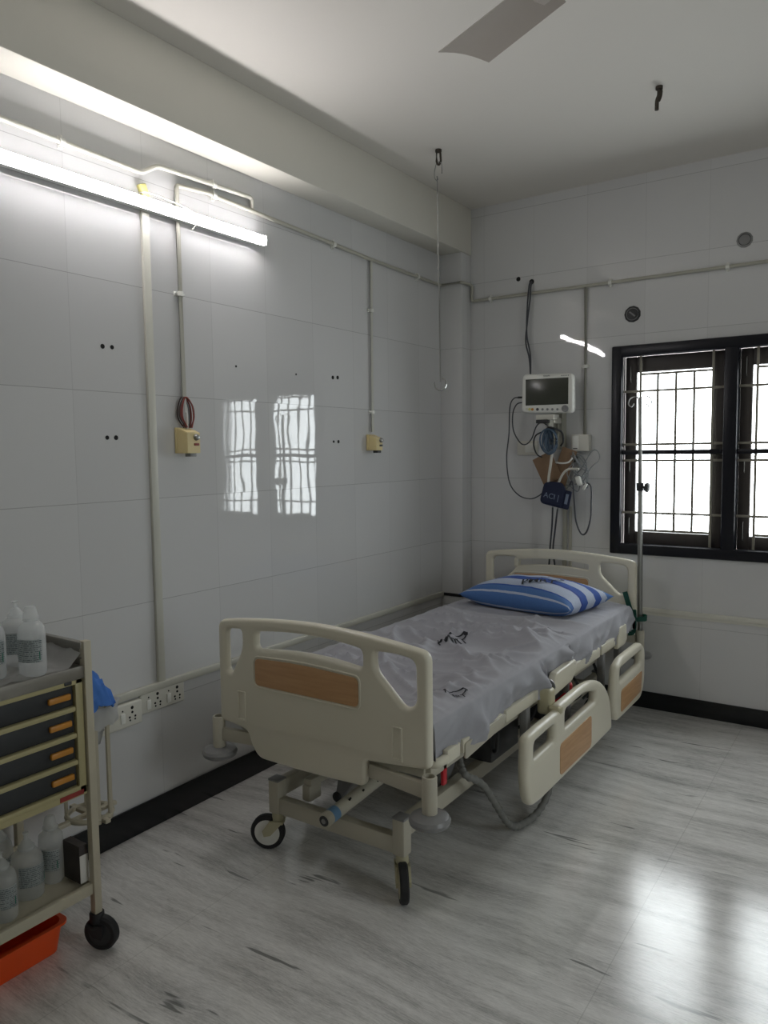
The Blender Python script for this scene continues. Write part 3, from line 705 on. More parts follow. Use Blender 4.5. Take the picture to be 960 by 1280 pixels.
# bumper arms and roller bumpers
def bumper(x, y, xi, yi, z, up=.072):
    b = B(); d = V((x-xi, y-yi, 0)); a = math.atan2(d.y, d.x)
    L = d.length
    vs = box(b, (0, -.012, -.024), (L-.02, .012, .024), .005)
    for v in vs: v.co = Matrix.Rotation(a, 3, 'Z') @ v.co + V((xi, yi, z+up))
    arm = obj('bumper_arm', b, M_creampaint, bed)
    b = B(); revolve(b, (x, y, z), (0, 0, 1), [(.0, .018), (.0, .024), (.12, .024), (.123, .022), (.123, .017), (.06, .017)], 20); obj('bumper_socket', b, M_creampaint, arm)
    b = B(); revolve(b, (x, y, z-.035), (0, 0, 1), [(-.008, .02), (0, .024), (.002, .052), (.010, .063), (.022, .066), (.032, .060), (.038, .045), (.042, .026)], 28); obj('bumper_roller', b, M_greyp, arm)
bumper(CX+.465, 1.935, CX+.215, 1.975, .383)
bumper(CX-.466, 1.95, CX-.25, 1.985, .392, .058)
bumper(CX+.470, 4.205, CX+.25, 4.215, .375)
bumper(CX-.470, 4.205, CX-.25, 4.215, .375)
# casters
def caster(x, y, ang, par, r=.066, w=.030, top=.148, mt=M_creamdark, disc=M_white, off=.04):
    d = V((cos(ang), sin(ang), 0)); ax = V((-sin(ang), cos(ang), 0)); c = V((x, y, r))+d*off
    b = B(); cyl(b, (x, y, top-.035), (x, y, top), .022, n=18, bev=.003); cyl(b, (x, y, top-.045), (x, y, top-.033), .027, n=18, bev=.003)
    for s in (-1, 1):
        pr = [(V((x, y, top-.033))+d*(-.027), .0), (V((x, y, top-.033))+d*.027, 0), (c+d*.016+V((0, 0, .010)), 0), (c+d*.010+V((0, 0, -.012)), 0), (c+d*(-.016)+V((0, 0, -.006)), 0)]
        p0 = [b.verts.new(p+ax*(s*(w/2+.003))) for p, _ in pr]; p1 = [b.verts.new(p+ax*(s*(w/2+.011))) for p, _ in pr]
        b.faces.new(p0); b.faces.new(p1[::-1])
        for i in range(5): b.faces.new((p0[i], p0[(i+1) % 5], p1[(i+1) % 5], p1[i]))
    vs = box(b, (-.024, -(w/2+.008), -.004), (.028, w/2+.008, .006), .003)
    for v in vs: v.co = Matrix.Rotation(ang, 3, 'Z') @ v.co + V((x, y, top-.042))
    o = obj('caster', b, mt, par)
    b = B(); revolve(b, c-ax*(w/2), ax, [(0, r-.020), (0, r-.006), (w*.18, r), (w*.82, r), (w, r-.006), (w, r-.020)], 36, caps=False); 
    revolve(b, c-ax*(w/2-.002), ax, [(0, .0105), (0, r-.018), (w-.004, r-.018), (w-.004, .0105)], 36, caps=False); obj('tyre', b, M_rubber, o)
    b = B(); revolve(b, c-ax*(w/2+.001), ax, [(0, .002), (-.001, .020), (0, r-.030), (.001, r-.017), (w+.001, r-.017), (w+.002, r-.030), (w+.003, .020), (w+.002, .002)], 30); obj('wheel_disc', b, disc, o)
    return o
caster(xl, 2.06, radians(214-8), bed); caster(xr, 2.06, radians(-52), bed, disc=M_creamdark)
caster(xl, 4.06, radians(160), bed); caster(xr, 4.06, radians(250), bed)
# actuator tube with blue sticker, brake pedal, lifting arms, motor box
b = B(); cyl(b, (CX+.03, 1.955, .236), (CX+.03, 2.75, .30), .025, n=20, bev=.003); act = obj('actuator', b, M_creampaint, bed)
b = B(); cyl(b, (CX+.03, 1.9525, .2358), (CX+.03, 1.958, .2362), .019, n=18); obj('end_cap', b, M_dark, act)
b = B(); cyl(b, (CX+.03, 1.9505, .2357), (CX+.03, 1.956, .2361), .009, n=14); obj('end_pin', b, M_steel, act)
b = B(); revolve(b, (CX+.03, 1.985, .2384), (0, .795, .064), [(0, .0256), (.035, .0256)], 20); obj('sticker', b, M_labelblue, act)
b = B()
for yy in (2.08, 2.16, 2.25):
    b = B(); cyl(b, (CX+.045, yy, .265), (CX+.052, yy, .274), .004, n=8); obj('bolt', b, M_hole, act)
b = B(); box(b, (CX-.185, 2.09, .20), (CX-.145, 2.16, .262), .008); box(b, (CX-.185, 2.10, .252), (CX-.145, 2.30, .285), .008); pd = obj('brake_pedal', b, M_creampaint, bed)
b = B(); box(b, (CX-.172, 2.16, .283), (CX-.152, 2.29, .288), .003); obj('pedal_pad', b, M_rubber, pd)
for s in (-1, 1):
    for (ya, yb) in ((2.42, 2.62), (3.75, 3.55)):
        b = plate(rpoly([(ya-.045, .24, .02), (ya+.03, .215, .02), (yb+.05, .455, .01), (yb-.09, .455, .01)], .02, 4), [], .03, .004, lambda u, v, w, s=s: V((CX+s*.22+w, u, v)))
        o = obj('lift_arm', b, M_greyp, bed)
        b = B(); cyl(b, (CX+s*.22-.022, ya-.005, .232), (CX+s*.22+.022, ya-.005, .232), .024, n=18, bev=.004); obj('pivot', b, M_dark, o)
b = plate(rpoly([(CX-.178, .135, .012), (CX-.150, .125, .012), (CX-.015, .335, .01), (CX-.135, .345, .01)], .01, 4), [], .02, .004, lambda u, v, w: V((u, 2.29+w, v)))
lk = obj('linkage_plate', b, M_greyp, bed)
b = B(); cyl(b, (CX-.165, 2.272, .145), (CX-.165, 2.308, .145), .020, n=18, bev=.004); obj('pivot', b, M_dark, lk)
b = B(); box(b, (CX-.12, 2.75, .30), (CX+.12, 3.05, .42), .012); box(b, (CX-.05, 3.04, .33), (CX+.05, 3.45, .40), .01); obj('motor_box', b, M_dark, bed)
b = B(); box(b, (CX+.16, 2.62, .27), (CX+.34, 2.88, .39), .01); obj('control_box', b, M_dark, bed)
b = B(); box(b, (CX+.20, 3.2, .26), (CX+.34, 3.42, .36), .01); obj('control_box', b, M_dark, bed)
for (a, c, e) in (((CX+.40, 2.55, .45), (CX+.36, 2.62, .33), (CX+.30, 2.70, .30)), ((CX+.40, 2.95, .45), (CX+.37, 2.92, .36), (CX+.30, 2.84, .32)), ((CX+.41, 3.60, .46), (CX+.42, 3.66, .34), (CX+.36, 3.60, .26)), ((CX+.42, 3.30, .46), (CX+.43, 3.38, .36), (CX+.36, 3.36, .30))):
    b = B(); tube(b, [a, c, e], .007, 8, 6); obj('under_cable', b, M_dark, bed)
# grey corrugated drain hose looping to the floor
pts = catmull([(CX+.30, 2.42, .36), (CX+.36, 2.36, .33), (CX+.40, 2.42, .28), (CX+.41, 2.52, .16), (CX+.42, 2.60, .06), (CX+.43, 2.68, .020), (CX+.46, 2.80, .035), (CX+.47, 2.90, .11), (CX+.42, 3.00, .22)], 16)
b = B(); tube(b, pts, .014, 12, rf=lambda t: .0135+.0018*sin(t*620)); obj('corrugated_hose', b, M_hose, bed)
# folded-down side rails
def rail(s):
    x = CX+s*.530
    Mr = lambda u, v, w: V((x+w, u, v))
    outer = rpoly([(2.475, .30, .12), (2.485, .462, .03), (2.60, .468, .05), (2.80, .470, .012), (2.805, .492, .012), (2.90, .494, .02), (3.12, .500, .09), (3.30, .468, .10), (3.44, .36, .10), (3.475, .185, .035), (3.0, .180, .1), (2.60, .180, .09), (2.51, .19, .08)], .03, 7)
    h1 = rpoly([(2.545, .425, .02), (2.755, .432, .02), (2.755, .365, .02), (2.545, .358, .02)], .02, 5)
    h2 = rpoly([(2.86, .455, .02), (3.10, .462, .05), (3.24, .430, .04), (3.24, .385, .02), (2.86, .375, .02)], .02, 5)
    o = obj('foot_side_rail', plate(outer, [h1, h2], .042, .017, Mr), M_cream, bed, ang=50)
    inl = rpoly([(2.80, .335), (3.17, .345), (3.17, .205), (2.80, .205)], .025, 5)
    obj('wood_inlay', plate(inl, [], .004, .0012, lambda u, v, w: V((x+s*(.0215+w), u, v))), M_wood, o)
    b = B()
    box(b, (x-s*.08, 2.80, .44), (x-s*.02, 2.86, .545), .014, 3); box(b, (x-s*.03, 2.795, .45), (x+s*.022, 2.835, .485), .01, 3); obj('hinge_bracket', b, M_creamdark, o)
    for yy in (2.70, 3.15):
        b = B(); box(b, (x-s*.09, yy-.02, .27), (x-s*.018, yy+.02, .31), .005); box(b, (x-s*.10, yy-.02, .27), (x-s*.07, yy+.02, .50), .005)
        obj('rail_bracket', b, M_greyp, o)
    outer = rpoly([(3.535, .195, .04), (3.50, .30, .06), (3.535, .462, .03), (3.62, .492, .04), (3.95, .495, .03), (4.02, .45, .04), (4.02, .27, .08), (3.96, .197, .05)], .03, 6)
    h1 = rpoly([(3.585, .445, .02), (3.95, .452, .02), (3.95, .385, .02), (3.585, .375, .02)], .02, 5)
    o = obj('head_side_rail', plate(outer, [h1], .042, .017, Mr), M_cream, bed, ang=50)
    inl = rpoly([(3.60, .335), (3.96, .345), (3.94, .24), (3.60, .225)], .02, 5)
    obj('wood_inlay', plate(inl, [], .004, .0012, lambda u, v, w: V((x+s*(.0215+w), u, v))), M_wood, o)
    for yy in (3.62, 3.88):
        b = B(); box(b, (x-s*.09, yy-.02, .27), (x-s*.018, yy+.02, .31), .005); box(b, (x-s*.10, yy-.02, .27), (x-s*.07, yy+.02, .50), .005)
        obj('rail_bracket', b, M_greyp, o)
rail(1); rail(-1)

# ------------------------------------------------------------------ mattress in its sheet
MT = .660
def ridge(p, k): 
    n = 1-abs(noise.noise(p)); return max(0, n)**k
def sheet_top(x, y):
    """height of the sheet surface (world x,y)"""
    u = x-CX; a = radians(-14)
    r = V((u*cos(a)-y*sin(a), u*sin(a)+y*cos(a), 0))
    h = .036*ridge(V((r.x*1.5+4, r.y*4.6, .3)), 9) + .020*ridge(V((r.x*3.1, r.y*8+3, 2.1)), 9)
    a2 = radians(42); r2 = V((u*cos(a2)-y*sin(a2), u*sin(a2)+y*cos(a2), 0))
    h += .036*ridge(V((r2.x*1.6, r2.y*5, 5.2)), 10)*max(0, min(1, (3.3-y)/.6+.3))
    h += .010*noise.noise(V((u*2.2, y*2.2, 7)))-.020
    h += max(0, min(1, (u-.18)/.2))*max(0, min(1, (3.35-y)/.3))*(.020*noise.noise(V((u*5, y*5, 11)))+.032*ridge(V((u*4+y*5, y*7-u*3, 3.3)), 8)-.008)
    edge = max(0, min(1, (.43-abs(u))/.1))
    calm = max(.25, min(1, (3.75-y)/.3))
    return MT + h*edge*calm - .008*(1-edge)
def sheet():
    b = B(); HX_, Y0, Y1 = .437, 2.005, 4.125
    R = .028
    us = []          # across: signed arc coordinate
    top = HX_-R
    NU = 130; NV = 300
    skirtL, skirtR = .10, .115
    total = skirtL+R*pi/2+2*top+R*pi/2+skirtR
    grid = []
    for j in range(NV+1):
        v = j/NV; ye = -.13+v*(Y1-Y0+.26)
        row = []
        for i in range(NU+1):
            s = i/NU*total
            # profile position
            if s < skirtL: px_, pz, side = -HX_, MT-R-(skirtL-s), -1
            elif s < skirtL+R*pi/2: t_ = (s-skirtL)/R; px_, pz, side = -HX_+R-R*cos(t_), MT-R+R*sin(t_), -1
            elif s < skirtL+R*pi/2+2*top: px_, pz, side = -top+(s-skirtL-R*pi/2), MT, 0
            elif s < skirtL+R*pi+2*top: t_ = (s-skirtL-R*pi/2-2*top)/R; px_, pz, side = top+R*sin(t_), MT-R+R*cos(t_), 1
            else: px_, pz, side = HX_, MT-R-(s-skirtL-R*pi-2*top), 1
            y = Y0+ye; ey = 0
            if ye < R: 
                t_ = min((R-ye)/R, pi/2); y = Y0+R-R*sin(t_); ey = R-R*cos(t_)+max(0, (R-ye)-R*pi/2)
            elif ye > Y1-Y0-R:
                e2 = ye-(Y1-Y0-R); t_ = min(e2/R, pi/2); y = Y1-R+R*sin(t_); ey = R-R*cos(t_)+max(0, e2-R*pi/2)
            drop = MT-pz
            z = MT-max(drop, ey) if min(drop, ey) > 0 else MT-drop-ey
            x = CX+px_
            if drop < .012 and ey < .012: z += sheet_top(x, y)-MT
            if side == 1 and drop > R*.5:
                k = min(1, (drop-R*.5)/.06)
                fold = .022*noise.noise(V((y*7, 1.3, drop*5)))+.022*ridge(V((y*9+drop*14, .5, drop*4)), 4)
                # two deep gathers where the sheet is pinched above the handset holder
                for yc, amp in ((2.80, .030), (3.10, .026), (2.25, .012), (2.50, .010)):
                    fold += amp*math.exp(-((y-yc-(drop*.35))/.035)**2)-amp*.6*math.exp(-((y-yc-.07-(drop*.35))/.035)**2)
                x += k*(fold+.006)
                z += k*(.026*noise.noise(V((y*4.1, 9, 0))))
                if 2.86 < y < 3.20: z += k*.035
            if side == -1 and drop > R*.5: x -= .006*abs(noise.noise(V((y*8, 3, drop*3))))
            if ey > R*.5 and side == 0: y += (.006*noise.noise(V((x*14, 2, 0))))*(1 if y > 3 else -1)
            row.append(b.verts.new((x, y, z)))
        grid.append(row)
    for j in range(NV):
        for i in range(NU): b.faces.new((grid[j][i], grid[j][i+1], grid[j+1][i+1], grid[j+1][i]))
    return b
mat_ = empty('mattress', (CX, 3.07, .54), 'mattress covered by a wrinkled grey sheet with small black printed marks', 'mattress')
obj('mattress_core', (lambda b: (box(b, (CX-.425, 2.02, .541), (CX+.425, 4.11, MT-.04), .02, 3), b)[1])(B()), M_greyp, mat_)
obj('sheet', sheet(), M_sheet, mat_, ang=80)
def print_mark(name, s, cx_, cy_, size, ang, height, parent, extra=True):
    ca, sa = cos(ang), sin(ang)
    bm = text_bm(s, size, lambda u, v, w: V((u, v, 0)), 0.0, size*.018)
    def stroke(a, c, w):
        a = V(a); c = V(c); d = (c-a); n = V((-d.y, d.x)).normalized()*w; k = 6
        L = [bm.verts.new((*(a+d*(i/k)+n), 0)) for i in range(k+1)]; Rr = [bm.verts.new((*(a+d*(i/k)-n), 0)) for i in range(k+1)]
        for i in range(k): bm.faces.new((L[i], L[i+1], Rr[i+1], Rr[i]))
    if extra:
        q = size
        stroke((-.95*q, .52*q), (-.45*q, .62*q), .07*q); stroke((-.45*q, .55*q), (.2*q, 1.0*q), .055*q); stroke((.2*q, 1.0*q), (1.55*q, 1.05*q), .055*q); stroke((1.5*q, 1.03*q), (1.75*q, .85*q), .10*q); stroke((.95*q, .45*q), (1.6*q, .85*q), .055*q)
    bmesh.ops.triangulate(bm, faces=bm.faces[:])
    bmesh.ops.subdivide_edges(bm, edges=bm.edges[:], cuts=1)
    for v in bm.verts:
        x = cx_+v.co.x*ca-v.co.y*sa; y = cy_+v.co.x*sa+v.co.y*ca
        v.co = V((x, y, height(x, y)+.0035))
    o = obj(name, bm, M_ink, parent, smooth=False); return o
print_mark('printed_mark', 'PMRT', -1.600, 2.880, .060, radians(56), sheet_top, mat_)
print_mark('printed_mark', 'PMRT', -1.240, 2.250, .034, radians(50), sheet_top, mat_)

# ------------------------------------------------------------------ pillow
PCX, PCY, PZ, PA = -1.600, 3.800, .716, radians(-9)
PL, PW, PH = .340, .235, .100
def pil_pt(u, v, sgn):
    """u,v in -1..1; pillow outline pinched at the corners"""
    ex = 1-.09*(1-abs(v)**2)*1.0; ey = 1-.13*(1-abs(u)**2)
    x = PL*u*(1-.075*(1-v*v)); y = PW*v*(1-.10*(1-u*u))
    e = max(0, (1-abs(u)**2.4))*max(0, (1-abs(v)**2.4))
    z = PH*(e**.5)
    n = .010*noise.noise(V((u*2.2, v*2.5, 3*sgn)))*e + .007*ridge(V((u*5, v*3, 2)), 4)*(e**.5)*(1-e)
    z = (z+n) if sgn > 0 else -min(z+n, .052)
    return V((x, y, z))
def pillow_h(x, y):
    dx, dy = x-PCX, y-PCY
    u = (dx*cos(-PA)-dy*sin(-PA))/PL; v = (dx*sin(-PA)+dy*cos(-PA))/PW
    for _ in range(3):
        uu = (dx*cos(-PA)-dy*sin(-PA))/(PL*(1-.075*(1-v*v))); vv = (dx*sin(-PA)+dy*cos(-PA))/(PW*(1-.10*(1-u*u))); u, v = max(-1, min(1, uu)), max(-1, min(1, vv))
    return PZ+pil_pt(u, v, 1).z
pl = empty('pillow', (PCX, PCY, .66), 'plump pillow in a blue and white striped case at the head of bed', 'pillow')
b = B(); n = 44; uvl = b.loops.layers.uv.new('UVMap')
T = Matrix.Translation((PCX, PCY, PZ)) @ Matrix.Rotation(PA, 4, 'Z')
grids = {}
for sgn in (1, -1):
    g = []
    for j in range(n+1):
        row = []
        for i in range(n+1):
            u = -1+2*i/n; v = -1+2*j/n
            if sgn == -1 and (i in (0, n) or j in (0, n)): row.append(grids[1][j][i]); continue
            row.append(b.verts.new(T @ pil_pt(u, v, sgn)))
        g.append(row)
    grids[sgn] = g
    for j in range(n):
        for i in range(n):
            q = (g[j][i], g[j][i+1], g[j+1][i+1], g[j+1][i]); uv = [(i/n, j/n), ((i+1)/n, j/n), ((i+1)/n, (j+1)/n), (i/n, (j+1)/n)]
            fa = b.faces.new(q if sgn > 0 else q[::-1]); uv = uv if sgn > 0 else uv[::-1]
            for l, c in zip(fa.loops, uv): l[uvl].uv = c
obj('pillowcase', b, M_pillow, pl, ang=90)
print_mark('printed_mark', 'PMRT', -1.535, 3.690, .072, radians(16), lambda x, y: pillow_h(x, y)+.006, pl)

# ------------------------------------------------------------------ drip pole and green strap
ipx, ipy = -1.150, 4.205
iv = empty('iv_pole', (ipx, ipy, .36), 'steel drip pole standing upright at the window side of headboard', 'pole')
b = B(); cyl(b, (ipx, ipy, .372), (ipx-.012, ipy, 1.30), .0135, n=18, bev=.002); obj('lower_tube', b, M_steel, iv)
b = B(); cyl(b, (ipx-.011, ipy, 1.25), (ipx-.020, ipy, 1.775), .0100, n=16, bev=.002); obj('upper_tube', b, M_steel, iv)
b = B(); cyl(b, (ipx-.011, ipy, 1.27), (ipx-.012, ipy, 1.315), .019, n=18, bev=.003); cyl(b, (ipx-.01, ipy-.006, 1.293), (ipx+.02, ipy-.012, 1.290), .007, n=12)
revolve(b, (ipx+.018, ipy-.012, 1.290), (1, -.2, -.05), [(0, .010), (.004, .026), (.016, .028), (.022, .018)], 8); obj('clamp_knob', b, M_dark, iv)
b = B()
for s in (-1, 1):
    tube(b, [(ipx-.020, ipy, 1.770), (ipx-.020+s*.03, ipy, 1.782), (ipx-.020+s*.055, ipy, 1.770), (ipx-.020+s*.062, ipy, 1.742), (ipx-.020+s*.045, ipy, 1.728), (ipx-.020+s*.032, ipy, 1.745)], .0032, 8, 6)
obj('hook', b, M_steel, iv)
b = B()
pts = catmull([(-1.222, 4.152, .715), (-1.205, 4.148, .665), (-1.185, 4.146, .61), (-1.165, 4.15, .572), (-1.14, 4.172, .567), (-1.118, 4.198, .568), (-1.126, 4.226, .572), (-1.155, 4.236, .572)], 10)
for p, q in zip(pts, pts[1:]): pass
def strap(bm, pts, w, th, side):
    rings = []
    for i, p in enumerate(pts):
        d = (pts[min(i+1, len(pts)-1)]-pts[max(i-1, 0)]).normalized(); x = side(i/(len(pts)-1)); x = (x-d*x.dot(d)).normalized(); y = d.cross(x)
        rings.append([bm.verts.new(p+x*(sx*w/2)+y*(sy*th/2)) for sx, sy in ((-1, -1), (1, -1), (1, 1), (-1, 1))])
    for a, c in zip(rings, rings[1:]):
        for j in range(4): bm.faces.new((a[j], a[(j+1) % 4], c[(j+1) % 4], c[j]))
    bm.faces.new(rings[0][::-1]); bm.faces.new(rings[-1])
strap(b, pts, .026, .005, lambda t: V((.8, 0, .6)) if t < .5 else V((0, 0, 1)))
strap(b, catmull([(-1.172, 4.158, .62), (-1.168, 4.152, .57), (-1.168, 4.150, .52), (-1.176, 4.148, .492), (-1.20, 4.146, .485)], 6), .022, .008, lambda t: V((1, 0, 0)) if t < .7 else V((0, 0, 1)))
tag(obj('strap', b, M_green), 'dark green webbing strap tying the drip pole to headboard corner', 'strap')

# ------------------------------------------------------------------ monitor and what hangs below it
mb = empty('monitor_bracket', (-1.69, FY, 1.45), 'grey metal wall bracket holding the patient monitor', 'bracket')
b = B(); box(b, (-1.735, FY-.014, 1.50), (-1.655, FY, 1.92), .003)
for x in (-1.725, -1.700, -1.675): box(b, (x-.004, FY-.022, 1.50), (x+.004, FY-.012, 1.90), .001)
obj('wall_channel', b, M_pvcg, mb)
b = B(); box(b, (-1.73, 4.262, 1.655), (-1.68, FY-.012, 1.69), .006); box(b, (-1.775, 4.215, 1.675), (-1.665, 4.31, 1.706), .005); cyl(b, (-1.71, 4.27, 1.62), (-1.71, 4.27, 1.68), .022, n=16, bev=.003); obj('arm', b, M_offwhite, mb)
b = B(); box(b, (-1.772, 4.208, 1.655), (-1.70, 4.25, 1.676), .004); obj('arm_clip', b, M_dark, mb)
mon = empty('patient_monitor', (-1.71, 4.26, 1.71), 'small white patient monitor with a blank dark screen on wall', 'monitor')
y0 = 4.205
Mm = lambda u, v, w: V((u, y0+.035-w, v))
b = plate(rpoly([(-1.862, 1.718, .03), (-1.856, 1.944, .03), (-1.559, 1.936, .03), (-1.556, 1.710, .03)], .03, 6), [], .07, .014, Mm); cas = obj('casing', b, M_white, mon, ang=50)
b = B(); box(b, (-1.836, y0-.0025, 1.760), (-1.586, y0+.004, 1.912), .002); obj('screen', b, M_screen, mon)
for k, (x, m, r) in enumerate([(-1.828, M_offwhite, .008), (-1.812, M_yellow, .008), (-1.795, M_handle, .008), (-1.765, M_cable, .0085), (-1.735, M_greyp, .007), (-1.706, M_greyp, .007), (-1.677, M_greyp, .007), (-1.648, M_greyp, .007)]):
    b = B(); cyl(b, (x, y0+.002, 1.739-.0025*k*.4), (x, y0-.003, 1.739-.0025*k*.4), r, n=16, bev=.001); obj('button', b, m, mon)
b = B(); revolve(b, (-1.604, y0+.002, 1.735), (0, -1, 0), [(0, .020), (.010, .019), (.014, .014), (.012, .008)], 24); obj('dial', b, M_greyp, mon)
b = text_bm('PHILIPS', .0125, lambda u, v, w: V((-1.712+u, y0-.0012-w, 1.926+v))); obj('logo', b, M_cable, mon, smooth=False)
b = B()
for k in range(5): box(b, (-1.628+k*.0095, y0-.001, 1.921), (-1.622+k*.0095, y0+.002, 1.926))
obj('model_mark', b, M_greyp, mon)
b = B(); cyl(b, (-1.861, 4.25, 1.812), (-1.895, 4.246, 1.813), .006, n=12, bev=.001); obj('cable_plug', b, M_rubber, mon)

mon.rotation_euler = (0, 0, radians(8))
def cable(label, paths, r, mat, name='cable', smooth=8):
    b = B()
    for p in paths: tube(b, p, r, 8, smooth)
    return tag(obj(name, b, mat), label, 'cable')
cable('two thin dark cables from a hole in the tiles down to the monitor top', [[(-1.882, FY-.002, 2.520), (-1.885, FY-.03, 2.49), (-1.895, FY-.035, 2.36), (-1.90, FY-.03, 2.20), (-1.875, FY-.035, 2.08), (-1.845, 4.30, 1.96), (-1.842, 4.29, 1.945)],
       [(-1.880, FY-.002, 2.518), (-1.876, FY-.028, 2.48), (-1.878, FY-.036, 2.40), (-1.895, FY-.032, 2.28), (-1.905, FY-.034, 2.16), (-1.88, FY-.04, 2.06), (-1.85, 4.31, 1.96), (-1.848, 4.30, 1.945)]], .005, M_cable, 'monitor_cable')
cable('thin grey sensor lead looping left of the monitor and down to the blue cuff', [[(-1.890, 4.246, 1.813), (-1.93, 4.25, 1.81), (-1.965, 4.27, 1.76), (-1.985, 4.30, 1.60), (-2.005, 4.31, 1.45), (-1.985, 4.31, 1.30), (-1.92, 4.30, 1.225), (-1.84, 4.29, 1.205), (-1.78, 4.28, 1.225), (-1.735, 4.27, 1.262)]], .0038, M_cable, 'sensor_lead')
cable('thin dark lead making a low loop from monitor side up to its bracket', [[(-1.866, 4.25, 1.785), (-1.915, 4.26, 1.775), (-1.955, 4.29, 1.72), (-1.955, 4.30, 1.62), (-1.915, 4.31, 1.545), (-1.875, 4.31, 1.535), (-1.835, 4.30, 1.57), (-1.805, 4.29, 1.635), (-1.77, 4.27, 1.66), (-1.735, 4.25, 1.655), (-1.70, 4.245, 1.625), (-1.68, 4.25, 1.60)]], .0038, M_cable, 'sensor_lead')
# coil
b = B(); rc = random.Random(3)
for k in range(10):
    cx0 = -1.705+rc.uniform(-.014, .014); w = .006+.0052*k; hh = .070+rc.uniform(-.006, .006); yy = 4.275-.004*k
    tube(b, [V((cx0+w*cos(a)*(1 if k % 2 else .9), yy+.02*sin(a*1)*cos(k), 1.548+hh*sin(a))) for a in [2*pi*i/26 for i in range(26)]], .0048, 7, closed=True)
coil = tag(obj('cable_coil', b, M_blueCable), 'bundle of coiled blue-grey cable hung under the monitor bracket', 'cable')
b = B(); tube(b, [(-1.735, 4.262, 1.612), (-1.70, 4.235, 1.630), (-1.66, 4.24, 1.62), (-1.635, 4.27, 1.60), (-1.63, 4.28, 1.55), (-1.645, 4.28, 1.52)], .006, 8, 6); obj('tie', b, M_dark, coil)
b = B(); tube(b, [(-1.74, 4.26, 1.61), (-1.795, 4.265, 1.585), (-1.81, 4.27, 1.53), (-1.79, 4.27, 1.475), (-1.755, 4.265, 1.455)], .0045, 8, 6); obj('stray_loop', b, M_dark, coil)
# brown cards
b = B(); box(b, (-1.80, 4.300, 1.305), (-1.675, 4.303, 1.475), .0008, rot=Matrix.Rotation(radians(-26), 3, 'Y'))
tag(obj('card', b, M_card), 'brown card tucked slanting behind the white tube left of coil', 'card')
b = B(); box(b, (-1.695, 4.318, 1.250), (-1.600, 4.321, 1.510), .0008, rot=Matrix.Rotation(radians(20), 3, 'Y'))
tag(obj('card', b, M_card), 'long brown card slanting right behind coiled cable above the cuff', 'card')
cable('pale tube hanging down in front of the brown cards to the cuff', [[(-1.690, 4.262, 1.50), (-1.697, 4.258, 1.42), (-1.708, 4.256, 1.34), (-1.712, 4.262, 1.29)]], .0085, M_offwhite, 'cuff_tube')
# blood pressure cuff, folded
cf = empty('blood_pressure_cuff', (-1.66, 4.26, 1.15), 'folded navy blue blood pressure cuff hanging by its tube', 'cuff')
Tc = Matrix.Rotation(radians(12), 3, 'Y'); pc = V((-1.672, 4.262, 1.235))
def rot_c(bm):
    for v in bm.verts: v.co = Tc @ (v.co-pc)+pc
b = plate(rpoly([(-1.755, 1.165, .035), (-1.75, 1.30, .035), (-1.64, 1.315, .03), (-1.61, 1.27, .01), (-1.61, 1.165, .01)], .02, 5), [], .034, .014, lambda u, v, w: V((u, 4.262+w, v))); rot_c(b); obj('rolled_front', b, M_cuff, cf)
b = plate(rpoly([(-1.70, 1.165), (-1.70, 1.275), (-1.575, 1.275), (-1.575, 1.165)], .008, 4), [], .010, .003, lambda u, v, w: V((u, 4.268+w, v))); rot_c(b); obj('flap', b, M_cuff, cf)
b = text_bm('ACI |', .045, lambda u, v, w: V((-1.685+u, 4.2442-w, 1.222+v))); rot_c(b); obj('cuff_lettering', b, M_cuffprint, cf, smooth=False)
b = B(); box(b, (-1.606, 4.2615, 1.195), (-1.588, 4.2635, 1.255)); box(b, (-1.602, 4.2605, 1.205), (-1.592, 4.2635, 1.246)); rot_c(b); obj('size_patch', b, M_cuffprint, cf)
cable('pair of dark leads hanging from the cuff down behind the headboard', [[(-1.690, 4.275, 1.17), (-1.70, 4.29, 1.05), (-1.715, 4.30, .92), (-1.73, 4.32, .80), (-1.75, 4.33, .66)], [(-1.66, 4.28, 1.165), (-1.685, 4.30, 1.02), (-1.70, 4.31, .90), (-1.69, 4.32, .78), (-1.68, 4.33, .62)]], .0055, M_cable, 'hanging_lead')
b = B(); box(b, (-1.672, FY-.012, .60), (-1.648, FY, 1.50), .002); box(b, (-1.634, FY-.010, .60), (-1.616, FY, 1.16), .002)
tag(obj('cable_trunking', b, M_pvcg), 'narrow grey trunking strip on tiles between monitor bracket and headboard', 'trunking')
# clear tubing, probe
b = B(); rc = random.Random(5)
for k in range(5):
    c0 = V((-1.56+rc.uniform(-.03, .03), 4.30+.012*k, 1.36+rc.uniform(-.03, .03)))
    tube(b, [c0+V((.070*cos(a+k)*(.7+.12*k+.25*sin(2*a+k)), .012*sin(3*a), .085*sin(a)*(.8+.10*k+.3*cos(3*a+2*k))-.02*cos(a))) for a in [2*pi*i/40 for i in range(40)]], .0036, 7, closed=True)
tag(obj('tubing', b, M_clear), 'tangle of clear plastic tubing hanging below the socket box', 'tubing')
b = B(); tube(b, [(-1.675, 4.27, 1.245), (-1.655, 4.27, 1.30), (-1.625, 4.27, 1.36), (-1.59, 4.27, 1.385), (-1.53, 4.27, 1.385)], .007, 8, 5); tag(obj('tubing', b, M_offwhite), 'pale bent plastic tube between the cuff and tangled clear tubing', 'tubing')
b = B(); tube(b, [(-1.68, 4.29, 1.425), (-1.64, 4.28, 1.42), (-1.60, 4.285, 1.425), (-1.58, 4.30, 1.45)], .005, 8, 5); tag(obj('tubing', b, M_white), 'short white cord leading from the cards to the black plug', 'cord')
